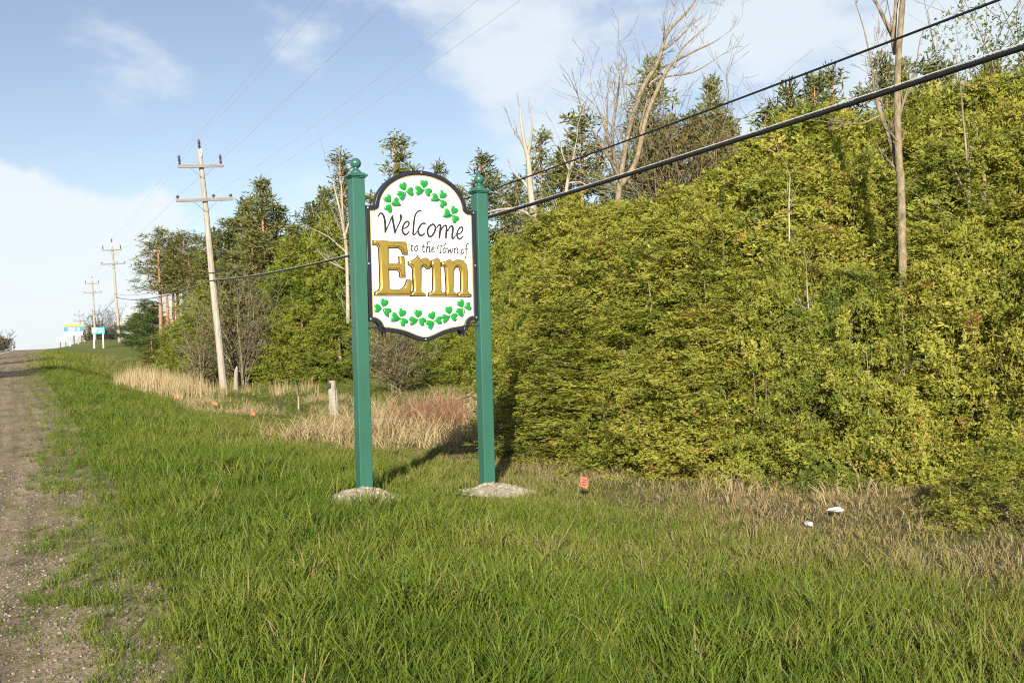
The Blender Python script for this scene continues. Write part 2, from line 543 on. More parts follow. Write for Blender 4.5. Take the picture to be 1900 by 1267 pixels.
def gravel_mat():
    m, nt, out = new_mat('shoulder_gravel')
    L = nt.links.new
    g = N(nt, 'ShaderNodeNewGeometry')
    vo = N(nt, 'ShaderNodeTexVoronoi', i_Scale=55.0); L(g.outputs['Position'], vo.inputs['Vector'])
    big = N(nt, 'ShaderNodeTexNoise', i_Scale=0.8, i_Detail=6.0, i_Roughness=0.65); L(g.outputs['Position'], big.inputs['Vector'])
    # tyre-run streaks along the road
    wa = N(nt, 'ShaderNodeAttribute', attribute_name='w'); ua = N(nt, 'ShaderNodeAttribute', attribute_name='u')
    cx = N(nt, 'ShaderNodeCombineXYZ')
    m1 = N(nt, 'ShaderNodeMath', operation='MULTIPLY'); m1.inputs[1].default_value = 5.0; L(wa.outputs['Fac'], m1.inputs[0])
    m2 = N(nt, 'ShaderNodeMath', operation='MULTIPLY'); m2.inputs[1].default_value = 0.12; L(ua.outputs['Fac'], m2.inputs[0])
    L(m1.outputs[0], cx.inputs[0]); L(m2.outputs[0], cx.inputs[1])
    st = N(nt, 'ShaderNodeTexNoise', i_Scale=1.0, i_Detail=4.0); L(cx.outputs[0], st.inputs['Vector'])
    r0 = ramp(nt, [(0.0, (0.09, 0.068, 0.046)), (0.5, (0.23, 0.175, 0.118)), (1.0, (0.42, 0.33, 0.235))])
    L(vo.outputs['Color'], r0.inputs[0])
    r1 = ramp(nt, [(0.32, (0.14, 0.10, 0.066)), (0.68, (0.33, 0.25, 0.17))]); L(big.outputs['Fac'], r1.inputs[0])
    r2 = ramp(nt, [(0.35, (0.7, 0.7, 0.7)), (0.6, (1.1, 1.1, 1.1))]); L(st.outputs['Fac'], r2.inputs[0])
    mx = N(nt, 'ShaderNodeMix', data_type='RGBA'); mx.inputs[0].default_value = 0.5
    L(r0.outputs[0], mx.inputs[6]); L(r1.outputs[0], mx.inputs[7])
    mu = N(nt, 'ShaderNodeMix', data_type='RGBA', blend_type='MULTIPLY'); mu.inputs[0].default_value = 1.0
    L(mx.outputs[2], mu.inputs[6]); L(r2.outputs[0], mu.inputs[7])
    p = N(nt, 'ShaderNodeBsdfPrincipled'); p.inputs['Roughness'].default_value = 0.95; p.inputs['Specular IOR Level'].default_value = 0.15
    L(mu.outputs[2], p.inputs['Base Color'])
    bp = N(nt, 'ShaderNodeBump'); bp.inputs['Strength'].default_value = 0.35; bp.inputs['Distance'].default_value = 0.01
    L(vo.outputs['Distance'], bp.inputs['Height']); L(bp.outputs[0], p.inputs['Normal'])
    L(p.outputs[0], out.inputs[0])
    return m


us = lines([(-180, -20, 12), (-20, 0, 30), (0, 30, 140), (30, 70, 90), (70, 220, 75), (220, 1200, 30)])
ws = lines([(-400, -50, 14), (-50, -12, 12), (-12, 0, 16), (0, 12, 70), (12, 30, 30), (30, 100, 14), (100, 420, 8)])
ground = link('ground', sheet('ground', us, ws, 0.0, ground_mat()))
tag(ground, 'grassy road verge and ditch running back to the hedge', None, None, 'structure')
us_r = lines([(-120, 0, 30), (0, 60, 60), (60, 220, 60), (220, 700, 20)])
sh_ = link('gravel_shoulder', sheet('gravel_shoulder', us_r, lines([(-3.3, 0.55, 16)]), 0.006, gravel_mat()))
tag(sh_, 'wide tan gravel shoulder beside the paved road', None, None, 'structure')
M['asphalt'] = solid('asphalt', (0.12, 0.12, 0.125), 0.85, var=0.25, scale=3, bump=0.4, bscale=150)
M['road_paint'] = solid('road_paint', (0.75, 0.75, 0.72), 0.7, var=0.1)
M['road_yellow'] = solid('road_yellow', (0.65, 0.42, 0.05), 0.7, var=0.1)
road = link('road', sheet('road', us_r, lines([(-10.8, -2.7, 10)]) , 0.012, M['asphalt']))
tag(road, 'two lane asphalt road climbing to a crest', None, None, 'structure')
for w0, mt, nm in ((-3.05, M['road_paint'], 'edge_line'), (-6.75, M['road_yellow'], 'centre_line'), (-10.4, M['road_paint'], 'edge_line')):
    link(nm, sheet(nm, us_r, np.array([w0, w0 + 0.13]), 0.018, mt), road)


# ------------------------------------------------------------------ scattered small growth (stuff)
def scatter(name, P, tint, rotz, tilt, scl, protos, label, cat, kind='stuff'):
    """one object: a point per tuft, each point shown as one of a few tuft meshes"""
    me = bpy.data.meshes.new(name)
    n = len(P)
    me.vertices.add(n); me.vertices.foreach_set('co', np.asarray(P, np.float32).ravel())
    def attr(nm, typ, val, key='value'):
        a = me.attributes.new(nm, typ, 'POINT'); a.data.foreach_set(key, val)
    rv = np.zeros((n, 3), np.float32); rv[:, 0] = tilt[0]; rv[:, 1] = tilt[1]; rv[:, 2] = rotz
    attr('rot', 'FLOAT_VECTOR', rv.ravel(), 'vector')
    attr('scl', 'FLOAT', np.asarray(scl, np.float32))
    attr('tint', 'FLOAT', np.asarray(tint, np.float32))
    attr('pick', 'INT', rng.integers(0, len(protos), n).astype(np.int32))
    o = link(name, me)
    tag(o, label, cat, None, kind)
    col = bpy.data.collections.new(name + '_kinds')
    for i, pm in enumerate(protos):
        col.objects.link(bpy.data.objects.new('%s_tuft_%02d' % (name, i), pm))
    ng = bpy.data.node_groups.new(name + '_scatter', 'GeometryNodeTree')
    ng.interface.new_socket('Geometry', in_out='INPUT', socket_type='NodeSocketGeometry')
    ng.interface.new_socket('Geometry', in_out='OUTPUT', socket_type='NodeSocketGeometry')
    L = ng.links.new
    gi = N(ng, 'NodeGroupInput'); go = N(ng, 'NodeGroupOutput')
    ci = N(ng, 'GeometryNodeCollectionInfo')
    ci.inputs['Collection'].default_value = col
    ci.inputs['Separate Children'].default_value = True
    ci.inputs['Reset Children'].default_value = True
    ip = N(ng, 'GeometryNodeInstanceOnPoints')
    ip.inputs['Pick Instance'].default_value = True
    def named(nm, dt):
        q = N(ng, 'GeometryNodeInputNamedAttribute', data_type=dt); q.inputs['Name'].default_value = nm
        return q.outputs['Attribute']
    L(gi.outputs[0], ip.inputs['Points']); L(ci.outputs[0], ip.inputs['Instance'])
    L(named('pick', 'INT'), ip.inputs['Instance Index'])
    L(named('rot', 'FLOAT_VECTOR'), ip.inputs['Rotation'])
    L(named('scl', 'FLOAT'), ip.inputs['Scale'])
    L(ip.outputs[0], go.inputs[0])
    md = o.modifiers.new('scatter', 'NODES'); md.node_group = ng
    return o


def tuft(name, n, h, spread, lean, width, mat, seed, bend=0.5, segs=3):
    r = np.random.default_rng(seed)
    V = []; F = []; T = []
    for k in range(n):
        a = r.uniform(0, 2 * math.pi); rad = spread * math.sqrt(r.uniform())
        bx, by = rad * math.cos(a), rad * math.sin(a)
        az = a + r.normal(0, 0.9); ln = abs(r.normal(0, lean)) + 0.03
        hh = h * r.uniform(0.55, 1.1); wd = width * r.uniform(0.7, 1.3)
        dx, dy = math.cos(az), math.sin(az); fa = r.uniform(0, math.pi)
        sx, sy = math.cos(fa), math.sin(fa)
        o = len(V); t = r.uniform()
        for s in range(segs + 1):
            q = s / segs
            ang = ln + bend * q * q * r.uniform(0.6, 1.4)
            out = hh * q * math.sin(min(ang, 1.5)); up = hh * q * math.cos(min(ang, 1.5))
            ww = wd * (1 - q ** 1.6) * 0.5
            if s < segs:
                V.append((bx + dx * out - sx * ww, by + dy * out - sy * ww, up - 0.01)); V.append((bx + dx * out + sx * ww, by + dy * out + sy * ww, up - 0.01))
            else:
                V.append((bx + dx * out, by + dy * out, up - 0.01))
        for s in range(segs):
            i = o + 2 * s
            if s < segs - 1:
                F.append((i, i + 1, i + 3)); F.append((i, i + 3, i + 2)); T += [t, t]
            else:
                F.append((i, i + 1, i + 2)); T.append(t)
    return mesh_np(name, V, F, mat, True, T)


def frustum_points(y0, y1, per_m2, margin=1.2):
    n = int(per_m2 * (y1 - y0) * (1.1 * (y0 + y1) / 2 + 2 * margin))
    Y = np.sqrt(rng.uniform(y0 ** 2, y1 ** 2, n))
    X = rng.uniform(-1, 1, n) * (0.545 * Y + margin)
    return X, Y


def zone(X, Y):
    u, v = uv(X, Y); w = v - v_edge(u)
    return u, v, w


SIGN_L = np.array([-1.610, 10.30]); SIGN_R = np.array([-0.334, 11.07])
MOUNDS = [(gp(682, 10.12, 918), 0.36, 0.32, 0.13), (gp(924, 10.86, 918), 0.36, 0.30, 0.115)]


def off_mounds(X, Y, k=1.0):
    keep = np.ones(len(X), bool)
    for (c, a, b, h) in MOUNDS:
        keep &= ((X - c.x) / (a * k * 1.2)) ** 2 + ((Y - c.y + 0.16) / (b * k * 1.5)) ** 2 > rng.uniform(0.6, 1.0, len(X))
    return keep


# edge where the mown verge gives way to the straw of the wet ditch
def marsh(X, Y):
    u, v, w = zone(X, Y)
    n = (fbm(X * 0.6, Y * 0.6, 3) - 0.5) * 2.0
    near = (0.35 + 0.65 * sstep(25.5, 23.5, Y + n)) * sstep(15.6, 18.2, Y + n) * sstep(-5.2, -3.0, X) * sstep(34, 27, Y) * sstep(0.9, -0.1, X - 0.35) 
    return near


def foot(X, Y):
    """how near the hedge foot: 1 right at it"""
    u, v, w = zone(X, Y)
    return sstep(4.6, 6.3, v) * sstep(19, 15, u)


def scatter_grass():
    g_t = [tuft('tuft', 13, 0.235, 0.08, 0.17, 0.0095, M['grass'], 100 + i, bend=0.42) for i in range(7)]
    s_t = [tuft('short_tuft', 11, 0.14, 0.085, 0.38, 0.0095, M['grass'], 200 + i, bend=0.8, segs=2) for i in range(5)]
    PX = []; TI = []; SC = []
    SX = []; ST = []; SS = []
    for (y0, y1, d, s) in ((2.9, 6.2, 200, 1.0), (6.2, 10, 150, 1.0), (10, 16, 95, 1.1), (16, 26, 42, 1.3), (26, 45, 15, 1.7), (45, 75, 5.0, 2.3)):
        X, Y = frustum_points(y0, y1, d)
        u, v, w = zone(X, Y)
        n1 = fbm(X * 0.7, Y * 0.7, 4); n2 = fbm(X * 2.3 + 40, Y * 2.3, 3)
        edge = -0.34 + 1.1 * (n2 - 0.5) + 0.7 * (n1 - 0.5)
        f = foot(X, Y); mz = marsh(X, Y)
        lush = (w > edge) & (rng.uniform(size=len(X)) > 0.84 * f + 0.06) & (rng.uniform(size=len(X)) > mz * 0.85)
        lush &= (n2 > 0.30) | (w < 3)
        lush &= ~((w > 6.2) & (rng.uniform(size=len(X)) < 0.75) & (Y > 20)) & off_mounds(X, Y, 1.05)
        tint = 0.13 + 0.27 * sstep(1.8, 4.8, v) + 0.45 * (n1 - 0.4) + 0.25 * (n2 - 0.5) + 0.34 * f + rng.normal(0, 0.10, len(X))
        tint += np.where(rng.uniform(size=len(X)) < 0.025 + 0.18 * f, 0.45, 0.0) + 0.22 * sstep(28, 55, Y)
        h = s * (0.30 + 1.25 * n2) * (1 - 0.38 * sstep(2.8, 5.5, v) * sstep(7.0, 9.0, Y)) * (1 - 0.25 * f) * (1 - 0.28 * sstep(2.5, 5.0, v)) * (0.55 + 0.45 * sstep(0.0, 1.2, w)) * (1 - 0.32 * sstep(12, 24, Y))
        k = lush
        PX.append(np.stack([X[k], Y[k], ground_z(X[k], Y[k])], -1)); TI.append(tint[k]); SC.append((h * rng.uniform(0.7, 1.25, len(X)))[k])
        # short, thinner and drier growth under and between
        X, Y = frustum_points(y0, y1, d * 0.95)
        u, v, w = zone(X, Y); f = foot(X, Y); mz = marsh(X, Y)
        n1 = fbm(X * 0.9 + 9, Y * 0.9, 4); n2 = fbm(X * 3.1, Y * 3.1, 3)
        sparse = (w > -1.9 - 0.6 * sstep(12, 7, Y) + 1.2 * (n1 - 0.5)) & (w <= 0.0)
        k = ((w > -0.1) & (rng.uniform(size=len(X)) > 0.75 * mz)) | (sparse & (n2 > 0.44 - 0.24 * sstep(-1.5, 0.1, w) - 0.16 * sstep(12, 7, Y)) & (rng.uniform(size=len(X)) < (0.3 + 0.7 * sstep(-1.6, -0.1, w))))
        k &= off_mounds(X, Y, 1.0)
        tint = 0.20 + 0.12 * sstep(1.5, 4.5, v) + 0.6 * (n1 - 0.4) + 0.42 * f + rng.normal(0, 0.10, len(X)) + np.where(rng.uniform(size=len(X)) < 0.06 + 0.18 * f, 0.4, 0)
        tint = np.where(w < 0.2, tint - 0.02, tint)
        SX.append(np.stack([X[k], Y[k], ground_z(X[k], Y[k])], -1)); ST.append(tint[k]); SS.append((s * rng.uniform(0.5, 1.05, len(X)) * np.where(w < 0.2, 0.5, 1.0))[k])
    P = np.concatenate(PX); n = len(P)
    scatter('grass', P, np.concatenate(TI), rng.uniform(0, 6.28, n), (rng.normal(0, 0.10, n), rng.normal(0, 0.10, n)), np.concatenate(SC), g_t, 'lush green spring grass covering the verge', 'grass')
    P = np.concatenate(SX); n2 = len(P)
    scatter('short_grass', P, np.concatenate(ST), rng.uniform(0, 6.28, n2), (rng.normal(0, 0.15, n2), rng.normal(0, 0.15, n2)), np.concatenate(SS), s_t, 'thin short grass and weeds creeping over gravel and worn ground', 'grass')
    print('grass tufts', n, n2)


def scatter_straw():
    t = [tuft('straw_tuft', 10, 0.72, 0.14, 0.30, 0.012, M['straw'], 300 + i, bend=0.7) for i in range(5)]
    low = [tuft('straw_mat', 12, 0.42, 0.16, 1.05, 0.010, M['straw'], 330 + i, bend=0.5) for i in range(4)]
    A = []; B = []
    X, Y = frustum_points(15.0, 34, 22, 0)
    mz = marsh(X, Y); n = fbm(X * 1.1, Y * 1.1, 3)
    ok = (rng.uniform(size=len(X)) < mz * (0.25 + 1.3 * sstep(0.42, 0.6, n)))
    A.append(np.stack([X[ok], Y[ok], ground_z(X[ok], Y[ok])], -1))
    k2 = (rng.uniform(size=len(X)) < mz * 0.8)
    X2, Y2 = X[k2] + 0.05, Y[k2]
    B.append(np.stack([X2, Y2, ground_z(X2, Y2)], -1))
    # flattened straw strip along the ditch between marsh and pole
    for i in range(1500):
        px = rng.uniform(330, 640); yy = rng.uniform(26.5, 33)
        p = gp(px, yy, 740)
        if fbm(np.array([p.x * .8]), np.array([p.y * .8]), 3)[0] > 0.53: B.append(np.array([[p.x, p.y, p.z]]))
    # dead stalks at the hedge foot
    for i in range(130):
        px = rng.uniform(930, 1900); yy = np.interp(px, [930, 1100, 1400, 1700, 1900], [15.6, 13.0, 10.4, 10.1, 9.2]) - abs(rng.normal(0, 0.7))
        p = gp(px, yy, 880); (A if rng.uniform() < 0.25 else B).append(np.array([[p.x, p.y, p.z]]))
    P = np.concatenate(A); n = len(P)
    scatter('dry_grass', P, rng.uniform(0.0, 0.65, n), rng.uniform(0, 6.28, n), (rng.normal(0, .12, n), rng.normal(0, .12, n)), rng.uniform(0.55, 1.15, n) * np.where(P[:, 1] > 14.5, 1, 0.6), t, 'tall pale dead grass standing in the wet ditch behind the sign', 'dry grass')
    P = np.concatenate(B); n = len(P)
    scatter('flattened_straw', P, rng.uniform(0.0, 0.7, n), rng.uniform(0, 6.28, n), (rng.normal(0, .2, n), rng.normal(0, .2, n)), rng.uniform(0.5, 1.0, n) * np.where(P[:, 1] > 14.5, 1, 0.55), low, 'flattened straw lying along the ditch', 'straw')
    # reddish stems in the marsh
    rs = [tuft('stem_clump', 14, 1.0, 0.22, 0.30, 0.012, M['red_stem'], 360 + i, bend=0.25) for i in range(3)]
    q = []
    for i in range(70):
        p = gp(rng.uniform(742, 860), rng.uniform(20, 25), 760); q.append((p.x, p.y, p.z))
    q = np.array(q); n = len(q)
    scatter('red_stems', q, rng.uniform(0, .6, n), rng.uniform(0, 6.28, n), (rng.normal(0, .1, n), rng.normal(0, .1, n)), rng.uniform(.5, 1.0, n), rs, 'thicket of reddish brown stems among the dead grass', 'stems')
    # cattails
    ct = [tuft('cattail_clump', 11, 1.25, 0.32, 0.05, 0.018, M['straw'], 380 + i, bend=0.10) for i in range(5)]
    q = []
    for i in range(420):
        px = rng.uniform(212, 425)
        yy = rng.uniform(34, 47)
        dens = np.interp(px, [212, 240, 330, 360, 425], [0.5, 1, 1, 0.5, 0.18])
        if rng.uniform() < dens:
            p = gp(px, yy, 715); q.append((p.x, p.y, p.z, np.interp(px, [212, 260, 340, 430], [0.45, 0.95, 0.8, 0.5])))
    for i in range(46):
        px = rng.uniform(430, 600); p = gp(px, rng.uniform(35, 40), 720); q.append((p.x, p.y, p.z, rng.uniform(0.3, 0.6)))
    q = np.array(q); n = len(q)
    scatter('cattails', q[:, :3], rng.uniform(0.15, .65, n), rng.uniform(0, 6.28, n), (rng.normal(0, .05, n), rng.normal(0, .05, n)), q[:, 3] * rng.uniform(0.7, 1.1, n), ct, 'bed of dead cattail stalks beside the utility pole', 'cattails')


def stone(seed):
    r = np.random.default_rng(seed)
    bm = bmesh.new(); bmesh.ops.create_icosphere(bm, subdivisions=1, radius=0.5)
    for v in bm.verts:
        v.co *= r.uniform(0.7, 1.15); v.co.z *= 0.7
    me = bpy.data.meshes.new('pebble'); bm.to_mesh(me); bm.free()
    me.materials.append(M['pebble']); return me


def scatter_gravel():
    m, nt, out = new_mat('pebble'); L = nt.links.new
    a = N(nt, 'ShaderNodeAttribute', attribute_name='tint', attribute_type='INSTANCER')
    r = ramp(nt, [(0.0, (0.07, 0.06, 0.05)), (0.6, (0.22, 0.185, 0.145)), (1.0, (0.40, 0.35, 0.29))]); L(a.outputs['Fac'], r.inputs[0])
    p = N(nt, 'ShaderNodeBsdfPrincipled'); p.inputs['Roughness'].default_value = 0.9; L(r.outputs[0], p.inputs['Base Color']); L(p.outputs[0], out.inputs[0])
    M['pebble'] = m
    st = [stone(i) for i in range(5)]
    Q = []
    for (y0, y1, d) in ((2.9, 7, 700), (7, 12, 300), (12, 20, 60)):
        n = int((y1 - y0) * 3.0 * d)
        uu = rng.uniform(y0, y1 * 1.15, n); w = rng.uniform(-2.6, 0.35, n)
        x, y = xy(uu, w + v_edge(uu)); k = (np.abs(x) < 0.56 * y + 0.6)
        Q.append(np.stack([x, y, ground_z(x, y) + 0.008], -1)[k])
    P = np.concatenate(Q); n = len(P)
    scatter('gravel', P, np.clip(rng.normal(0.45, 0.25, n), 0, 1), rng.uniform(0, 6.28, n), (rng.uniform(-.5, .5, n), rng.uniform(-.5, .5, n)), rng.uniform(0.008, 0.026, n), st, 'loose small stones on the road shoulder', 'gravel')
    return st


scatter_grass()
scatter_straw()
STONES = scatter_gravel()

# ------------------------------------------------------------------ the town sign
WELCOME = {
    'W': [[(-519,2936,10),(-505,2962,12),(-485,2976,15),(-463,2961,21),(-447,2920,22),(-440,2862,22),(-440,2811,21),(-445,2766,12)],[(-445,2766,8),(-419,2818,10),(-389,2877,11),(-367,2926,12),(-352,2951,14)],[(-352,2951,17),(-350,2911,21),(-341,2853,21),(-331,2796,21),(-330,2760,12)],[(-332,2760,8),(-300,2829,11),(-270,2885,13),(-253,2924,19),(-252,2950,26),(-261,2969,17)]],
    'e': [[(-230,2819,10),(-194,2830,12),(-165,2857,14),(-160,2886,17),(-181,2898,15),(-210,2878,15),(-235,2835,17),(-239,2792,21),(-218,2758,21),(-189,2758,15),(-158,2792,10)]],
    'l': [[(-9,3019,15),(-42,3016,14),(-72,2987,14),(-91,2937,17),(-102,2872,19),(-109,2807,19),(-114,2761,19)],[(-114,2758,15),(-96,2755,12),(-70,2788,10)]],
    'c': [[(38,2884,17),(7,2883,15),(-22,2859,16),(-48,2816,18),(-48,2778,21),(-23,2749,20),(6,2759,15),(30,2779,10)]],
    'o': [[(132,2881,16),(87,2853,19),(62,2801,21),(78,2745,20),(110,2748,17),(148,2794,18),(160,2851,20),(132,2881,16)]],
    'm': [[(178,2840,9),(202,2871,14),(224,2872,20),(222,2834,22),(213,2777,22),(206,2732,20)],[(227,2811,10),(260,2859,13),(292,2870,19),(299,2837,21),(292,2780,21),(287,2730,19)],[(312,2809,10),(340,2853,13),(370,2868,19),(379,2835,21),(369,2778,21),(365,2730,18)],[(365,2728,15),(384,2733,12),(409,2767,9)]],
    'e2': [[(434,2780,10),(472,2791,12),(503,2830,15),(498,2858,15),(474,2857,14),(441,2818,15),(428,2770,19),(446,2728,19),(476,2733,15),(509,2761,9)]],
}
TOWN = {
    't': [[(-130,2652,8),(-134,2614,9),(-136,2583,9),(-118,2576,8)],[(-145,2632,6),(-108,2630,6)]],
    'o': [[(-71,2639,8),(-94,2620,8),(-100,2594,9),(-84,2579,8),(-64,2600,8),(-61,2629,8),(-71,2639,8)]],
    't2': [[(8,2648,8),(1,2607,9),(2,2574,9),(23,2574,7)],[(-7,2628,6),(28,2627,6)]],
    'h': [[(87,2687,8),(66,2684,7),(55,2655,8),(47,2608,8),(41,2568,8)],[(47,2599,5),(69,2630,7),(84,2623,8),(80,2586,8),(81,2569,7),(94,2574,5)]],
    'e': [[(110,2593,5),(131,2606,6),(138,2624,7),(124,2626,7),(108,2600,8),(112,2572,8),(130,2570,7),(144,2585,4)]],
    'T': [[(179,2604,5),(182,2630,6),(201,2647,6),(233,2648,7),(264,2651,7),(281,2666,6),(281,2680,4)],[(225,2648,8),(222,2608,8),(218,2565,8)],[(196,2561,5),(230,2561,5)]],
    'o2': [[(266,2621,7),(250,2599,8),(249,2573,8),(264,2564,7),(281,2585,7),(283,2612,7),(266,2621,7)]],
    'w': [[(287,2614,6),(303,2619,7),(313,2596,8),(315,2565,7)],[(315,2565,4),(338,2615,6)],[(338,2615,6),(342,2587,8),(346,2563,7)],[(346,2563,4),(369,2597,6),(367,2621,7)]],
    'n': [[(383,2614,5),(394,2619,7),(392,2588,8),(387,2564,7)],[(393,2598,4),(413,2622,6),(429,2617,8),(425,2589,8),(428,2565,7),(441,2570,4)]],
    'o3': [[(494,2614,7),(478,2595,8),(479,2568,8),(492,2559,7),(509,2581,7),(511,2605,7),(494,2614,7)]],
    'f': [[(577,2679,7),(555,2673,7),(544,2649,8),(540,2606,8),(538,2558,8),(529,2519,7),(507,2507,6)],[(526,2615,6),(567,2614,6)]],
}
GOLD = {
    'E': [(-590,2681),(-201,2671),(-189,2539),(-245,2537),(-266,2586),(-298,2606),(-415,2606),(-420,2436),(-316,2436),(-293,2447),(-294,2516),(-230,2514),(-226,2289),(-288,2289),(-293,2340),(-315,2369),(-419,2368),(-418,2183),(-396,2157),(-285,2157),(-239,2190),(-203,2268),(-154,2266),(-169,2094),(-587,2094),(-586,2127),(-544,2145),(-524,2183),(-527,2597),(-549,2629),(-592,2634)],
    'r': [(-186,2460),(-144,2466),(-98,2492),(-61,2529),(-41,2503),(-34,2475),(-2,2496),(32,2505),(66,2495),(83,2459),(81,2413),(57,2382),(32,2386),(7,2412),(-13,2417),(-31,2396),(-41,2160),(-30,2129),(15,2113),(11,2085),(-167,2088),(-163,2124),(-140,2134),(-133,2170),(-138,2384),(-151,2415),(-185,2422)],
    'i': [(89,2470),(135,2489),(179,2508),(204,2487),(207,2389),(206,2160),(217,2129),(257,2119),(256,2082),(45,2083),(49,2119),(87,2129),(102,2160),(104,2398),(95,2413),(84,2423)],
    'n': [(215,2454),(268,2468),(336,2495),(359,2475),(367,2462),(404,2488),(445,2494),(498,2482),(533,2446),(546,2372),(542,2161),(550,2124),(589,2108),(576,2077),(409,2080),(410,2116),(443,2129),(450,2161),(453,2361),(439,2402),(413,2418),(386,2402),(368,2370),(358,2161),(369,2124),(405,2116),(404,2080),(261,2082),(262,2121),(269,2160),(260,2390),(252,2415),(217,2417)],
}
SHAMROCKS = [(-365, 3084, -38, 1), (-196, 3221, -22, -1), (28, 3261, 5, -1), (225, 3162, 35, -1), (368, 2994, 30, -1), (-494, 1958, 15, 1), (-298, 1852, 25, -1), (-89, 1837, 7, -1), (107, 1815, -20, -1), (303, 1870, -5, -1), (484, 1950, -32, -1)]

SIGN_DIR = SIGN_R - SIGN_L
SIGN_YAW = math.atan2(0.77, 1.275)
SIGN_C = Vector((-0.967, 10.685, 0.0))
HALF = 0.7475
sign = empty('welcome_sign', SIGN_C, 'tall green two post welcome sign with shamrocks and gold town name', 'sign', rot=(0, 0, math.radians(31.0)))
UP = Matrix.Rotation(math.radians(90), 4, 'X')
_dg = bpy.context.evaluated_depsgraph_get


def flat_shape(name, loops, mat, front, depth, bev=0.0, off=0.0, parent=None, res=3, smooth=False):
    """a cut-out board: closed outlines (x, z in mm) given thickness; its front face at local y = -front"""
    cu = bpy.data.curves.new(name, 'CURVE')
    cu.dimensions = '2D'; cu.fill_mode = 'BOTH'
    cu.extrude = max(depth / 2 - bev, 0.0002); cu.bevel_depth = bev; cu.bevel_resolution = res; cu.offset = off
    for lp in loops:
        sp = cu.splines.new('POLY'); sp.points.add(len(lp) - 1)
        for q, (x, z) in zip(sp.points, lp): q.co = (x / 1000, z / 1000, 0, 1)
        sp.use_cyclic_u = True
    tmp = bpy.data.objects.new('outline', cu); COL.objects.link(tmp)
    dg = _dg(); dg.update()
    me = bpy.data.meshes.new_from_object(tmp.evaluated_get(dg))
    bpy.data.objects.remove(tmp)
    me.name = name
    me.materials.clear(); me.materials.append(mat)
    me.transform(UP); me.transform(Matrix.Translation((0, -front + depth / 2, 0)))
    if smooth:
        me.polygons.foreach_set('use_smooth', [True] * len(me.polygons)); me.set_sharp_from_angle(angle=math.radians(50))
    return link(name, me, parent)


def outline():
    R_ = []
    for i in range(0, 25):
        a = math.radians(90 - 88 * i / 24)
        R_.append((555 * math.cos(a), 3052 + 408 * math.sin(a) ** 1.06))
    R_ += [(563, 3056), (575, 3051), (592, 3049), (665, 3049), (665, 1818), (612, 1815)]
    for i in range(1, 9):
        a = math.radians(90 * i / 8)
        R_.append((612 - 84 * math.sin(a), 1702 + 113 * math.cos(a)))
    R_ += [(500, 1702), (420, 1699), (330, 1686), (240, 1662), (170, 1634), (110, 1610), (55, 1594), (0, 1588)]
    return R_ + [(-x, z) for (x, z) in R_[-2:0:-1]]


def inset(poly, d):
    P = np.array(poly, float); n = len(P); out = []
    area = 0.5 * np.sum(P[:, 0] * np.roll(P[:, 1], -1) - np.roll(P[:, 0], -1) * P[:, 1])
    s = 1 if area > 0 else -1
    for i in range(n):
        a = P[i] - P[i - 1]; b = P[(i + 1) % n] - P[i]
        na = np.array([-a[1], a[0]]) / (np.hypot(*a) + 1e-9) * s; nb = np.array([-b[1], b[0]]) / (np.hypot(*b) + 1e-9) * s
        m = na + nb; l = np.hypot(*m)
        if l < 1e-3: m = na; l = 1
        m = m / l; k = d / max(0.5, m @ na)
        out.append(tuple(P[i] + m * k))
    return out


OUT = outline()
INN = inset(OUT, 46)
GL0, GL1 = inset(OUT, 50), inset(OUT, 59)
board = flat_shape('sign_board', [inset(OUT, 20)], M['white'], 0.028, 0.05, 0.0, parent=sign)
frame = flat_shape('frame', [OUT, INN], M['navy'], 0.046, 0.082, 0.008, -0.008, parent=sign, smooth=True)
flat_shape('gold_liner', [GL0, GL1], M['gold_line'], 0.0325, 0.006, 0.0, parent=sign)
for (x, z) in ((0, 3437), (-640, 3024), (640, 3024), (0, 1611), (-640, 1842), (640, 1842), (-644, 2430), (644, 2430)):
    b = MB(); b.lathe([(0.0095, 0), (0.0095, 0.004), (0.004, 0.007)], n=8)
    me = b.mesh('bolt', M['galv'], True, 40); me.transform(Matrix.Rotation(math.radians(90), 4, 'X')); me.transform(Matrix.Translation((x / 1000, -0.0455, z / 1000)))
    link('bolt', me, sign)


def spline(pts, n=7):
    P = np.array(pts, float); out = []
    for i in range(len(P) - 1):
        p0, p1, p2, p3 = P[max(i - 1, 0)], P[i], P[i + 1], P[min(i + 2, len(P) - 1)]
        for t in np.linspace(0, 1, n, endpoint=False):
            out.append(0.5 * (2 * p1 + (p2 - p0) * t + (2 * p0 - 5 * p1 + 4 * p2 - p3) * t * t + (3 * p1 - p0 - 3 * p2 + p3) * t ** 3))
    out.append(P[-1])
    return np.array(out)


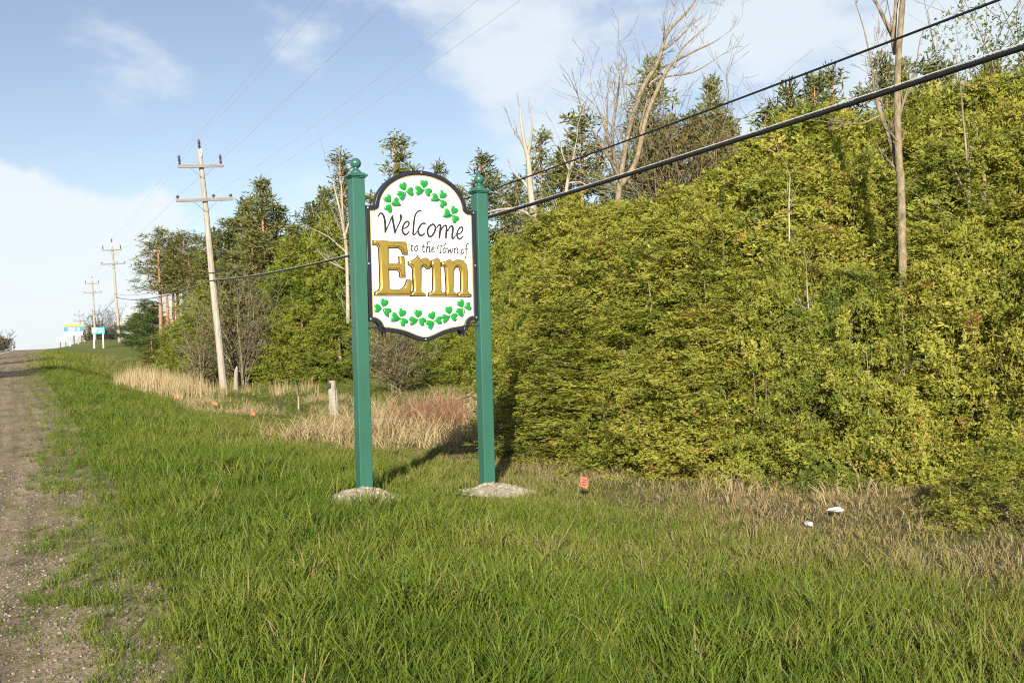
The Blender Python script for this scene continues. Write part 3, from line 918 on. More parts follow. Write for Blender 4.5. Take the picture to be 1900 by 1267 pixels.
def pen_letter(name, strokes, parent, boost):
    b = MB()
    for si, st in enumerate(strokes):
        S = spline(st) if len(st) > 2 else np.array(st, float)
        y = -0.0315 - 0.0004 * si
        n = len(S); V = []
        for i in range(n):
            t = S[min(i + 1, n - 1), :2] - S[max(i - 1, 0), :2]; t = t / (np.hypot(*t) + 1e-9)
            nn = np.array([-t[1], t[0]]); w = (S[i, 2] + boost) / 2
            a = S[i, :2] + nn * w; c = S[i, :2] - nn * w
            V += [(a[0] / 1000, y, a[1] / 1000), (c[0] / 1000, y, c[1] / 1000), (a[0] / 1000, -0.0275, a[1] / 1000), (c[0] / 1000, -0.0275, c[1] / 1000)]
        F = []
        for i in range(n - 1):
            k = 4 * i
            F += [(k, k + 1, k + 5, k + 4), (k, k + 4, k + 6, k + 2), (k + 1, k + 3, k + 7, k + 5)]
        F += [(0, 2, 3, 1), (4 * n - 4, 4 * n - 3, 4 * n - 1, 4 * n - 2)]
        b.add(V, F)
        for j in (0, n - 1):
            c = S[j]; q = [(c[0] / 1000 + (c[2] + boost) / 2300 * math.cos(a), y - 0.0002, c[1] / 1000 + (c[2] + boost) / 2300 * math.sin(a)) for a in np.linspace(0, 2 * math.pi, 9)[:-1]]
            b.add(q, [tuple(range(7, -1, -1))])
    return b.build(name, M['black'], parent)


for nm, dct, boost in (('welcome_lettering', WELCOME, 3.0), ('town_lettering', TOWN, 4.0)):
    par = None
    for k, st in dct.items():
        o = pen_letter(nm if par is None else 'letter', st, par or sign, boost)
        if par is None: par = o
for k, lp in GOLD.items():
    g = flat_shape('gold_letter', [lp], M['gold'], 0.066, 0.036, 0.019, -0.022, parent=sign, res=4, smooth=True)
    flat_shape('letter_edge', [lp], M['black'], 0.034, 0.007, 0.0, 0.005, parent=g)


def heart_leaf():
    """a puffy heart leaf, tip at the origin, growing along +z, facing -y"""
    pts = []
    half = [(0, 0), (0.018, 0.016), (0.036, 0.034), (0.048, 0.054), (0.049, 0.074), (0.039, 0.089), (0.024, 0.095), (0.010, 0.090), (0.0, 0.080)]
    ol = half + [(-x, z) for (x, z) in half[-2:0:-1]]
    V = []; F = []; n = len(ol)
    rings = [(1.0, 0.0), (0.97, 0.008), (0.80, 0.014), (0.5, 0.0165)]
    for (s, h) in rings:
        for (x, z) in ol:
            cx = 0.021 * (1 if x > 0.004 else -1 if x < -0.004 else 0); cz = 0.055
            if abs(x) <= 0.004: cz = z * 0.75 + 0.012; 
            px, pz = cx + (x - cx) * s, cz + (z - cz) * s
            groove = 0.55 if abs(x) <= 0.004 and s < 1 else 1.0
            V.append((px, -h * groove, pz))
    for r in range(len(rings) - 1):
        for k in range(n):
            F.append((r * n + k, (r + 1) * n + k, (r + 1) * n + (k + 1) % n, r * n + (k + 1) % n))
    F.append(tuple((len(rings) - 1) * n + k for k in range(n - 1, -1, -1)))
    b = MB(); b.add(V, F)
    me = b.mesh('leaf', M['shamrock'], True, 70)
    bm = bmesh.new(); bm.from_mesh(me); bmesh.ops.recalc_face_normals(bm, faces=bm.faces); bm.to_mesh(me); bm.free()
    return me


LEAF = heart_leaf()
LEAVES = {0: (-105, 0, 112), 1: (0, 108, -104), 2: (0, 110, -112), 3: (0, 104, -96)}
for i, (x, z, a, s) in enumerate(SHAMROCKS):
    st = MB(); pts = []
    for t in np.linspace(0, 1, 8):
        pts.append((s * (0.075 * t ** 2 + 0.008 * t), -0.006 - 0.004 * math.sin(3.1 * t), -0.095 * t + 0.02 * t * t))
    st.tube(pts, [0.006, 0.0065, 0.007, 0.0075, 0.008, 0.0085, 0.0095, 0.010], 6)
    me = st.mesh('shamrock', M['stem'], True, 60)
    sh = link('shamrock', me, sign, (x / 1000, -0.029, z / 1000), (0, math.radians(a), 0))
    for da in LEAVES[(2, 1, 0, 2, 1, 0, 0, 2, 1, 2, 3)[i]]:
        lf = link('leaf', LEAF, sh, None, (0, math.radians(da), 0))
        lf.location = (0.008 * math.sin(math.radians(da)), 0.0, 0.008 * math.cos(math.radians(da)))

for side, base, top in ((-1, 0.02, 3.335), (1, -0.16, 3.255)):
    b = MB(); b.box((0, 0, (base + top) / 2), (0.142, 0.142, top - base))
    me = bevel(b.mesh('post', M['green_paint']), 0.010, 3)
    post = link('post', me, sign, (side * HALF, 0, 0))
    c = MB()
    c.box((0, 0, 0.007), (0.168, 0.168, 0.014)); c.box((0, 0, 0.024), (0.196, 0.196, 0.020)); c.box((0, 0, 0.0445), (0.185, 0.185, 0.021), top=0.74)
    link('post_cap', bevel(c.mesh('post_cap', M['green_paint']), 0.004, 1), post, (0, 0, top))
    f = MB(); prof = [(0.066, 0.0), (0.066, 0.008), (0.058, 0.014), (0.045, 0.03), (0.030, 0.040), (0.026, 0.048), (0.030, 0.052)]
    prof += [(0.0575 * math.cos(q), 0.105 + 0.0575 * math.sin(q)) for q in np.linspace(-1.03, 1.5, 12)]
    f.lathe(prof, n=24)
    link('ball_finial', f.mesh('ball_finial', M['green_paint'], True, 40), post, (0, 0, top + 0.0545))

for i, (c, a, bb, h) in enumerate(MOUNDS):
    V = []; F = []; n1, n2 = 9, 26
    for r in range(n1 + 1):
        q = r / n1
        for k in range(n2):
            t = 2 * math.pi * k / n2
            rr = q * 1.25 * (1 + 0.12 * math.sin(3 * t + i) + 0.08 * math.sin(5 * t + 2 * i))
            x, y = a * rr * math.cos(t), bb * rr * math.sin(t)
            zz = gz(c.x + x, c.y + y) - c.z
            V.append((x, y, zz + h * math.cos(q * math.pi / 2) ** 1.1 - 0.02 * q + random.uniform(-0.02, 0.02)))
    for r in range(n1):
        for k in range(n2): F.append((r * n2 + k, r * n2 + (k + 1) % n2, (r + 1) * n2 + (k + 1) % n2, (r + 1) * n2 + k))
    b = MB(); b.add(V, F)
    md = b.build('gravel_mound', M['gravel'], None, True)
    md.location = c
    tag(md, ('pale gravel heap round the foot of the left green post', 'pale gravel heap round the foot of the right green post')[i], 'gravel mound', 'gravel heaps at the sign posts')
    s = bmesh.new()
    for k in range(420):
        q = math.sqrt(random.uniform(0, 1.6)); t = random.uniform(0, 6.283)
        x, y = a * q * math.cos(t), bb * q * math.sin(t)
        zz = gz(c.x + x, c.y + y) - c.z + h * max(0, math.cos(min(q, 1) * math.pi / 2)) ** 1.1
        sz = random.choice((0.014, 0.02, 0.026, 0.036, 0.05))
        mt = Matrix.Translation((x, y, zz)) @ Matrix.Rotation(random.uniform(0, 6), 4, Vector((random.random(), random.random(), 1)).normalized()) @ Matrix.Diagonal((sz, sz * random.uniform(.6, 1), sz * .7, 1))
        bmesh.ops.create_icosphere(s, subdivisions=1, radius=0.6, matrix=mt)
    me = bpy.data.meshes.new('stones'); s.to_mesh(me); s.free(); me.materials.append(M['gravel'])
    tag(link('stones', me, md), None, None, None, 'stuff')

# ------------------------------------------------------------------ utility poles and their wires
POLE_TOP = 10.35


def make_pole():
    r = empty('utility_pole', (0, 0, 0), 'x', 'utility pole', 'wooden utility poles along the road')
    b = MB(); zs = np.linspace(-0.4, POLE_TOP, 9)
    b.tube([(0.012 * math.sin(z), 0.01 * math.cos(1.3 * z), z) for z in zs], [0.165 - 0.0068 * z for z in zs], 12)
    link('pole', b.mesh('pole', M['pole_wood'], True, 50), r)
    for z, x0, x1, kind in ((9.60, -0.98, 0.90, 1), (8.16, -1.20, 1.18, 0)):
        b = MB(); b.box(((x0 + x1) / 2, -0.17, z), (x1 - x0, 0.10, 0.125))
        arm = link('crossarm', bevel(b.mesh('crossarm', M['arm_wood']), 0.006, 1), r)
        for s in (-1, 1):
            b = MB(); b.tube([(s * 0.52, -0.235, z - 0.05), (0.02 * s, -0.14, z - 0.50)], 0.012, 5); b.build('brace', M['galv'], arm)
        for x in ((-0.90, 0.80) if kind else (-1.12, 0.36, 1.08)):
            b = MB()
            if kind:
                prof = [(0.02, 0)]
                for k in range(6): prof += [(0.03, 0.05 + k * 0.055), (0.062, 0.065 + k * 0.055), (0.062, 0.078 + k * 0.055), (0.03, 0.09 + k * 0.055)]
                prof += [(0.03, 0.40), (0.02, 0.44)]
            else:
                prof = [(0.015, 0), (0.02, 0.05), (0.06, 0.06), (0.075, 0.10), (0.05, 0.14), (0.03, 0.16)]
            b.lathe(prof, (x, -0.17, z + 0.06), 10)
            b.build('insulator', M['insul'], arm, True, 60)
    b = MB(); prof = [(0.02, 0)]
    for k in range(6): prof += [(0.03, 0.05 + k * 0.06), (0.066, 0.065 + k * 0.06), (0.066, 0.078 + k * 0.06), (0.03, 0.095 + k * 0.06)]
    prof += [(0.03, 0.43), (0.02, 0.48)]
    b.lathe(prof, (0, 0, POLE_TOP - 0.02), 10); b.build('insulator', M['insul'], r, True, 60)
    b = MB(); b.tube([(0.0, -0.12, 10.0), (0.06, -0.14, 10.2), (0.02, -0.10, 10.35)], 0.03, 6); b.build('top_bracket', M['galv'], r)
    for z in (4.7, 5.03):
        b = MB(); b.lathe([(0.145, -0.025), (0.15, 0), (0.145, 0.025)], (0, 0, z), 12); b.build('cable_band', M['cable'], r)
    b = MB(); b.tube([(0.10, -0.12, 0.05), (0.09, -0.115, 4.5), (0.075, -0.10, 8.0), (0.06, -0.08, 10.0)], 0.012, 5); b.build('ground_wire', M['galv'], r)
    return r


def dup(root):
    r = root.copy(); COL.objects.link(r)
    for ch in list(root.children):
        c = ch.copy(); COL.objects.link(c); c.parent = r
        for g in list(ch.children):
            d = g.copy(); COL.objects.link(d); d.parent = c
    return r


POLES = []
ROAD_ROT = math.radians(25.4)
pole_specs = [((13.3, -12.0, -0.2), 0.5, 1.0, None),
              (gp(415, 42, 720), -4.0, 1.0, 'nearest weathered utility pole leaning left beside the dead cattails'),
              (gp(222, 101, 633), -2.7, 1.0, 'second utility pole on the far bank left of the dark spruce'),
              (gp(177.5, 160, 640), -1.4, 1.03, 'third utility pole rising behind the small teal sign'),
              (gp(150.5, 232, 640), -1.0, 0.95, 'tall far utility pole above the right half of the blue billboard'),
              (gp(139, 300, 640), -1.0, 0.97, 'farthest utility pole above the left half of the blue billboard')]
proto = None
for i, (loc, lean, sc, lab) in enumerate(pole_specs):
    if i == 0: continue
    o = make_pole() if proto is None else dup(proto)
    if proto is None: proto = o
    o['label'] = lab
    o.rotation_euler = (0, math.radians(lean), ROAD_ROT)
    if i >= 3: o.scale = (1.15, 1.15, sc)
    o.location = loc
    POLES.append(o)
bpy.context.view_layer.update()
MATS = [Matrix.Translation(pole_specs[0][0]) @ Matrix.Rotation(ROAD_ROT, 4, 'Z')] + [Matrix.LocRotScale(o.location, o.rotation_euler, o.scale) for o in POLES]


def hang(name, local, radius, sag, mat, label, cat, seg=18, n=5, group=None, stop=6):
    b = MB(); pts = []
    for i in range(min(len(MATS), stop) - 1):
        a, c = MATS[i] @ Vector(local), MATS[i + 1] @ Vector(local)
        for t in np.linspace(0, 1, seg if i == 0 else 10, endpoint=False):
            t = float(t); p = a.lerp(c, t); p.z -= sag * (1.0 if i == 0 else 0.6) * 4 * t * (1 - t); pts.append(p)
    pts.append(MATS[min(len(MATS), stop) - 1] @ Vector(local))
    b.tube(pts, radius, n)
    o = b.build(name, mat, None, True)
    return tag(o, label, cat, group)


big = hang('telephone_cable', (0.0, -0.17, 4.70), 0.025, 0.85, M['cable'], 'thick black telephone cable crossing in front of the hedge', 'cable', 40, 8)
b = MB()
pts = []
for i in range(5):
    a, c = MATS[i] @ Vector((0, -0.17, 4.733)), MATS[i + 1] @ Vector((0, -0.17, 4.733))
    for t in np.linspace(0, 1, 40 if i == 0 else 10, endpoint=False):
        t = float(t); p = a.lerp(c, t); p.z -= 0.85 * (1.0 if i == 0 else 0.6) * 4 * t * (1 - t); pts.append(p)
b.tube(pts, 0.005, 5); b.build('support_strand', M['strand'], big, True)
hang('service_cable', (0.0, -0.17, 5.03), 0.011, 0.75, M['cable'], 'thin black cable running above the thick telephone cable', 'cable', 40, 6)
for k, (loc, nm) in enumerate((((0, 0, 10.82), 'thin wire from the insulator on the very top of the poles'), ((-0.90, -0.17, 10.12), 'thin wire on the left insulator of the upper crossarms'), ((0.80, -0.17, 10.12), 'thin wire on the right insulator of the upper crossarms'),
                               ((-1.12, -0.17, 8.38), 'thin wire on the left insulator of the lower crossarms'), ((0.36, -0.17, 8.38), 'thin wire on the middle insulator of the lower crossarms'), ((1.08, -0.17, 8.38), 'thin wire on the right insulator of the lower crossarms'))):
    hang('power_line', loc, 0.0032, 0.7, M['wire'], nm, 'power line', 16, 4, 'power lines overhead')
b = MB(); a = MATS[5] @ Vector((0, 0, 6.0)); pts = []
for t in np.linspace(0, 1, 14):
    p = a.lerp(Vector((a.x - 60, a.y - 30, a.z + 1.2)), float(t)); p.z -= 2.2 * 4 * t * (1 - t); pts.append(p)
b.tube(pts, 0.02, 4); tag(b.build('road_crossing_wire', M['wire'], None, True), 'faint wire crossing high above the road at the far left', 'wire')

# ------------------------------------------------------------------ signs far along the road
def facing(c): return math.atan2(-c[0], c[1]) if False else -math.atan2(c[0], c[1])


c = gp(183, 88, 647)
t = empty('teal_road_sign', c, 'small teal road sign on two white posts on the grass bank', 'sign', rot=(0, 0, math.radians(20)))
pxm = 88 / FPX
b = MB(); b.box((0, 0, 1.62), (1.08, 0.03, 0.60)); panel = b.build('sign_panel', M['teal'], t)
b = MB(); b.add([(-0.52, -0.018, 1.45), (-0.25, -0.018, 1.42), (-0.10, -0.018, 1.60), (-0.06, -0.018, 1.90), (-0.52, -0.018, 1.90)], [(0, 1, 2, 3, 4)]); b.build('white_field', M['white_post'], panel)
b = MB()
for k in range(3): b.box((0.22, -0.018, 1.78 - 0.16 * k), (0.50 - 0.10 * (k % 2), 0.006, 0.05))
b.build('text_line', M['white_post'], panel)
for x in (-0.36, 0.40):
    b = MB(); b.box((x, 0.06, 0.60), (0.12, 0.08, 1.9)); b.build('sign_post', M['white_post'], t)

c = gp(137, 150, 642)
base = at(137, 641, 150)
t = empty('billboard', (c.x, c.y, c.z), 'blue and white billboard with a yellow top band on dark posts', 'billboard', rot=(0, 0, math.radians(18)))
k = 150 / FPX
def zz(py): return at(137, py, 150)[2] - c.z
b = MB(); b.box((0, 0, (zz(606) + zz(615)) / 2), (32 * k, 0.12, zz(606) - zz(615))); bp_ = b.build('blue_panel', M['blue'], t)
b = MB()
for j in range(4):
    yy = zz(608) - j * (zz(608) - zz(614.5)) / 3.6
    b.box((-3 * k, -0.066, yy), (13 * k, 0.012, 0.06)); b.box((8.5 * k, -0.066, yy), (6 * k, 0.012, 0.06))
b.build('text_line', M['white_post'], bp_)
b = MB(); b.box((0, 0.0, (zz(602) + zz(605.8)) / 2), (34 * k, 0.14, zz(602) - zz(605.8))); b.build('yellow_band', M['yellow'], t)
b = MB(); b.box((0, 0.0, (zz(615.2) + zz(622.5)) / 2), (32 * k, 0.12, zz(615.2) - zz(622.5))); b.build('white_panel', M['white'], t)
for x in (0.3, 14.0):
    b = MB(); b.box((x * k, 0.12, zz(622) / 2 - 0.3), (0.16, 0.10, zz(622) + 0.7)); b.build('sign_post', M['dark_post'], t)

c = gp(115, 185, 644); k = 185 / FPX
def zz(py): return at(115, py, 185)[2] - c.z
t = empty('white_billboard', c, 'small white billboard with faded red print beyond the blue one', 'billboard', rot=(0, 0, math.radians(18)))
b = MB(); b.box((0, 0, (zz(624.5) + zz(634)) / 2), (17.5 * k, 0.1, zz(624.5) - zz(634))); pn = b.build('sign_panel', M['white'], t)
b = MB(); b.box((0, -0.056, zz(632.6)), (15 * k, 0.012, 0.10)); b.box((-3 * k, -0.056, zz(627.5)), (5 * k, 0.012, 0.10)); b.build('red_print', M['red_print'], pn)
for x in (-2.5, 6.5):
    b = MB(); b.box((x * k, 0.1, zz(634) / 2 - 0.3), (0.16, 0.1, zz(634) + 0.7)); b.build('sign_post', M['dark_post'], t)

for (px, Y, h, lab, mt) in ((130.5, 100, 0.46, 'short white marker stake in the grass below the billboard', 'white_post'), (145.5, 104, 0.42, 'short tan marker stake in the grass right of the white one', 'post_wood')):
    c = gp(px, Y, 640); b = MB(); b.box((0, 0, h / 2 - 0.05), (0.13, 0.05, h + 0.1)); b.box((0, 0, h + 0.02), (0.13, 0.05, 0.04), top=0.4)
    o = b.build('marker_stake', M[mt]); o.location = c; tag(o, lab, 'stake')

# ------------------------------------------------------------------ fence posts, stakes, log, flags, litter
c = gp(620, 25, 770)
t = empty('fence_post', c, 'grey wooden fence post wrapped in wire mesh left of the green post', 'post', rot=(0, math.radians(-1.5), math.radians(10)))
b = MB(); zs = np.linspace(-0.3, 0.95, 7)
b.tube([(0.008 * math.sin(7 * z), 0.006 * math.cos(5 * z), z) for z in zs], [0.10 - 0.008 * z + 0.004 * math.sin(9 * z) for z in zs], 10); link('post', b.mesh('post', M['post_wood'], True, 50), t)
b = MB()
for k in range(7): b.lathe([(0.103, -0.004), (0.108, 0), (0.103, 0.004)], (0, 0, 0.05 + 0.11 * k), 10)
for k in range(10):
    q = k * 0.628; b.tube([(0.104 * math.cos(q), 0.104 * math.sin(q), 0.0), (0.104 * math.cos(q + .1), 0.104 * math.sin(q + .1), 0.72)], 0.004, 4)
b.build('wire_mesh', M['galv'], t)
b = MB(); b.box((-0.10, -0.09, 0.84), (0.10, 0.10, 0.13)); link('black_box', bevel(b.mesh('black_box', M['cable']), 0.01, 2), t)
c = gp(437, 41, 715)
b = MB(); b.tube([(0, 0, -0.2), (0.02, 0, 0.45), (0.05, 0, 0.82), (0.09, 0, 0.98)], [0.10, 0.085, 0.075, 0.03], 7)
o = b.build('broken_post', M['post_wood'], None, True, 50); o.location = c; tag(o, 'short broken grey post standing just right of the leaning utility pole', 'post')
c = gp(553.5, 28, 755)
b = MB(); b.box((0, 0, 0.15), (0.045, 0.03, 0.55))
o = b.build('wooden_stake', M['post_wood']); o.location = c; o.rotation_euler = (0, 0.02, 0.3); tag(o, 'thin wooden stake in the straw left of the mesh wrapped post', 'stake')
a_, b_ = gp(694, 22.6, 778), gp(768, 22.9, 786)
b = MB(); dv = b_ - a_
b.tube([a_ + dv * t_ + Vector((0, 0, 0.06 + 0.02 * math.sin(8 * t_))) for t_ in (0, .2, .4, .6, .8, 1)], [0.085, 0.09, 0.08, 0.08, 0.065, 0.05], 8)
o = b.build('fallen_log', M['post_wood'], None, True, 50); tag(o, 'pale fallen log lying in the dead grass between the posts', 'log')
a_, b_ = gp(845, 24.5, 742), gp(893, 25.2, 735)
b = MB(); dv = b_ - a_
b.tube([a_ + dv * t_ + Vector((0, 0, 0.38 + 0.16 * t_)) for t_ in (0, .3, .6, 1)], [0.035, 0.05, 0.055, 0.06], 7)
b.tube([a_ + dv * 0.8 + Vector((0, 0, -0.2)), a_ + dv * 0.82 + Vector((0, 0, 0.5))], 0.04, 6)
o = b.build('leaning_branch', M['bark_tan'], None, True, 50); tag(o, 'broken tan branch propped in the dead grass by the right green post', 'branch')


def survey_flag(px, py, Y, w, h, tilt, yaw, label):
    c = gp(px, Y, py)
    t = empty('survey_flag', c, label, 'marker flag', 'orange survey flags in the grass', rot=(0, math.radians(tilt), math.radians(yaw)))
    b = MB(); b.tube([(0, 0, -0.1), (0, 0, 0.20 + h)], 0.0022, 5); b.build('wire_stem', M['galv'], t)
    V = []; F = []; nx, nz_ = 6, 6
    for i in range(nx + 1):
        for j in range(nz_ + 1):
            q = i / nx; V.append((q * w, 0.012 * math.sin(5 * q + 1.5 * j / nz_), 0.17 + h * j / nz_ - 0.01 * q))
    for i in range(nx):
        for j in range(nz_):
            k = i * (nz_ + 1) + j; F.append((k, k + nz_ + 1, k + nz_ + 2, k + 1))
    b = MB(); b.add(V, F); me = b.mesh('flag', M['flag'], True)
    fl = link('flag', me, t)
    if Y < 15:
        b = MB()
        for j in range(3): b.box((w * 0.5, -0.018, 0.17 + h * (0.25 + 0.25 * j)), (w * 0.6, 0.003, h * 0.07))
        b.build('print', M['dark_post'], fl)
    return t


survey_flag(1068, 907, 10.15, 0.085, 0.105, 14, 10, 'orange printed survey flag leaning in the grass right of the sign')
survey_flag(464, 770, 24.0, 0.11, 0.10, 4, 20, 'small orange survey flag on the green grass edge left of the mesh post')
survey_flag(325, 738, 31.0, 0.12, 0.12, -8, 0, 'small orange survey flag at the foot of the cattail bed')
survey_flag(389, 748, 29.0, 0.16, 0.09, 22, 10, 'small faded orange survey flag in the straw below the utility pole')


def crumple(name, px, py, Y, size, label, mat, cat, seed):
    c = gp(px, Y, py); r = random.Random(seed)
    bm = bmesh.new(); bmesh.ops.create_icosphere(bm, subdivisions=2, radius=0.5)
    for v in bm.verts: v.co = v.co * r.uniform(0.55, 1.15)
    for v in bm.verts: v.co = Vector((v.co.x * size[0], v.co.y * size[1], max(v.co.z, -0.3) * size[2]))
    me = bpy.data.meshes.new(name); bm.to_mesh(me); bm.free(); me.materials.append(mat)
    o = link(name, me, None, c + Vector((0, 0, size[2] * 0.3 + 0.045)), (0.2, 0.1, r.uniform(0, 3)))
    return tag(o, label, cat)


crumple('crumpled_paper', 1500, 962, 8.25, (0.095, 0.07, 0.05), 'small crumpled white paper in the dry grass', M['litter'], 'litter', 4)
crumple('plastic_bag', 1552, 948, 8.75, (0.15, 0.09, 0.06), 'torn pale plastic bag in the grass beyond the crumpled paper', M['litter'], 'litter', 8)
crumple('red_wrapper', 1864, 887, 9.3, (0.06, 0.05, 0.05), 'small red wrapper caught under the hedge at the right edge', M['red_print'], 'litter', 12)

# ------------------------------------------------------------------ trees: foliage builders
def unit(a): return a / (np.linalg.norm(a, axis=-1, keepdims=True) + 1e-9)


def fans(C, D, U, S, r, leaflets=7, spread=1.15, width=0.17, droop=0.0):
    """flat fans of narrow leaflets at C, growing along D, lying in the plane of D and U, size S"""
    n = len(C)
    ang = np.linspace(-spread, spread, leaflets)[None, :] + r.normal(0, 0.16, (n, leaflets))
    ln = S[:, None] * (1.0 - 0.42 * np.abs(ang) / spread) * r.uniform(0.7, 1.15, (n, leaflets))
    Dn = D[:, None, :]; Un = U[:, None, :]
    dirv = Dn * np.cos(ang)[..., None] + Un * np.sin(ang)[..., None]
    W = unit(np.cross(D, U))
    dirv = unit(dirv + W[:, None, :] * r.normal(0, 0.22, (n, leaflets, 1)))
    side = unit(np.cross(dirv, W[:, None, :] + 0.0 * dirv) + W[:, None, :] * r.normal(0, 0.45, (n, leaflets, 1)))
    start = C[:, None, :] + dirv * ln[..., None] * 0.10
    wd = S[:, None, None] * width * r.uniform(0.7, 1.3, (n, leaflets, 1))
    mid = start + dirv * ln[..., None] * 0.55
    tip = start + dirv * ln[..., None]
    tip[..., 2] -= droop * ln
    V = np.stack([start, mid - side * wd * 0.5, tip, mid + side * wd * 0.5], 2).reshape(-1, 3)
    F = np.arange(len(V)).reshape(-1, 4)
    return V, F


def cedar_mesh(seed, H, R, n_br, spray, mat, low=0.0, per_m=11, leaflets=7, hole=0.42, flare=0.0, sub=9):
    r = np.random.default_rng(seed)
    t = (np.arange(n_br) + r.uniform(0, 1, n_br)) / n_br
    t = low + (1 - low) * t ** 1.15
    az = np.arange(n_br) * 2.39996 + r.normal(0, 0.35, n_br)
    prof = np.clip((1 - t) / 0.80, 0, 1) ** 0.85 * (0.80 + 0.20 * sstep(0, 0.25, t) + flare * sstep(0.3, 0.0, t)) + 0.05
    lump = 0.55 + 0.95 * fbm(az * 1.1 + seed * 3.1, t * 7.0 + seed, 3)
    Lb = R * prof * lump * r.uniform(0.86, 1.08, n_br)
    # each bough ends in a dense puff of plumes; between the puffs the tree is open and dark
    two = np.where(Lb > 0.45 * R)[0]
    pb = np.concatenate([np.arange(n_br), two]); ps = np.concatenate([r.uniform(0.84, 1.0, n_br), r.uniform(0.45, 0.68, len(two))])
    lz = fbm(np.cos(az[pb]) * 2.2 + seed * 7.7 + t[pb] * 5, np.sin(az[pb]) * 2.2 + t[pb] * 9, 3)
    ok = lz + r.normal(0, 0.05, len(pb)) > hole
    pb = pb[ok]; ps = ps[ok]
    cnt = np.where(ps > 0.8, per_m, per_m * 0.6).astype(int)
    pid = np.repeat(np.arange(len(pb)), cnt)
    idx = pb[pid]; s = ps[pid]
    rise = 0.05 + 0.75 * t[idx]
    L = Lb[idx] * s
    dirh = np.stack([np.cos(az[idx]), np.sin(az[idx])], -1)
    C = np.zeros((len(idx), 3))
    C[:, :2] = dirh * L[:, None]
    C[:, 2] = t[idx] * H * 0.93 + L * rise * s * 0.9 - 0.10 * L
    puff = spray * r.uniform(0.55, 1.15, len(pb))
    C += r.normal(0, 0.62, C.shape) * puff[pid][:, None] * np.array([0.9, 0.9, 1.15])
    C[:, 2] = np.maximum(C[:, 2], 0.03)
    top = C[:, 2] > H * 0.97
    C[top, 2] = H * 0.97
    n = len(C)
    # every point is a soft plume: a curved axis set on both sides with small fans
    nrm = unit(np.concatenate([dirh * 0.9, np.full((n, 1), 0.30)], 1) + r.normal(0, 0.50, (n, 3)))
    D = r.normal(0, 0.75, (n, 3)) + np.concatenate([dirh * 0.40, np.full((n, 1), 0.85)], 1)
    D = unit(D - 0.75 * nrm * np.sum(D * nrm, 1, keepdims=True))
    U = unit(np.cross(nrm, D))
    pl = spray * r.uniform(0.65, 1.35, n)
    k = sub
    q = (np.arange(k) + 0.5)[None, :] / k + r.normal(0, 0.05, (n, k))
    side = np.where(np.arange(k) % 2 == 0, 1.0, -1.0)[None, :] * r.uniform(0.25, 1.0, (n, k))
    P = (C[:, None, :] + D[:, None, :] * (q * pl[:, None])[..., None] + U[:, None, :] * (side * pl[:, None] * 0.28 * (1.15 - q))[..., None]
         + nrm[:, None, :] * (r.normal(0, 0.16, (n, k)) * pl[:, None])[..., None])
    P[..., 2] -= 0.25 * pl[:, None] * q ** 2
    fd = unit(D[:, None, :] + U[:, None, :] * (side * 0.9)[..., None] + nrm[:, None, :] * r.normal(0, 0.35, (n, k, 1)))
    fu = unit(np.cross(nrm[:, None, :] + r.normal(0, 0.35, (n, k, 3)), fd))
    S = (pl[:, None] * (0.52 - 0.22 * q) * r.uniform(0.8, 1.2, (n, k))).ravel()
    V, F = fans(P.reshape(-1, 3), fd.reshape(-1, 3), fu.reshape(-1, 3), S, r, leaflets, 0.8, 0.26, 0.06)
    btone = r.normal(0, 0.10, n_br)
    tone = 0.40 + btone[idx] + 0.12 * (s - 0.6) + 0.30 * (fbm(C[:, 0] * 1.4 + 7, C[:, 2] * 1.4 + seed, 2) - 0.5) + r.normal(0, 0.08, n)
    tone = np.clip(tone, 0.02, 0.86)
    brown = fbm(C[:, 0] * 2.6 + seed, C[:, 2] * 2.6 + C[:, 1] * 2, 2) > 0.70
    tone = np.where(brown & (r.uniform(size=n) < 0.45), r.uniform(0.88, 0.98, n), tone)
    tone = np.clip(tone[:, None] + 0.10 * (q - 0.5) + r.normal(0, 0.05, (n, k)), 0, 1).ravel()
    return mesh_np('crown', V, F, mat, False, np.repeat(tone, leaflets))


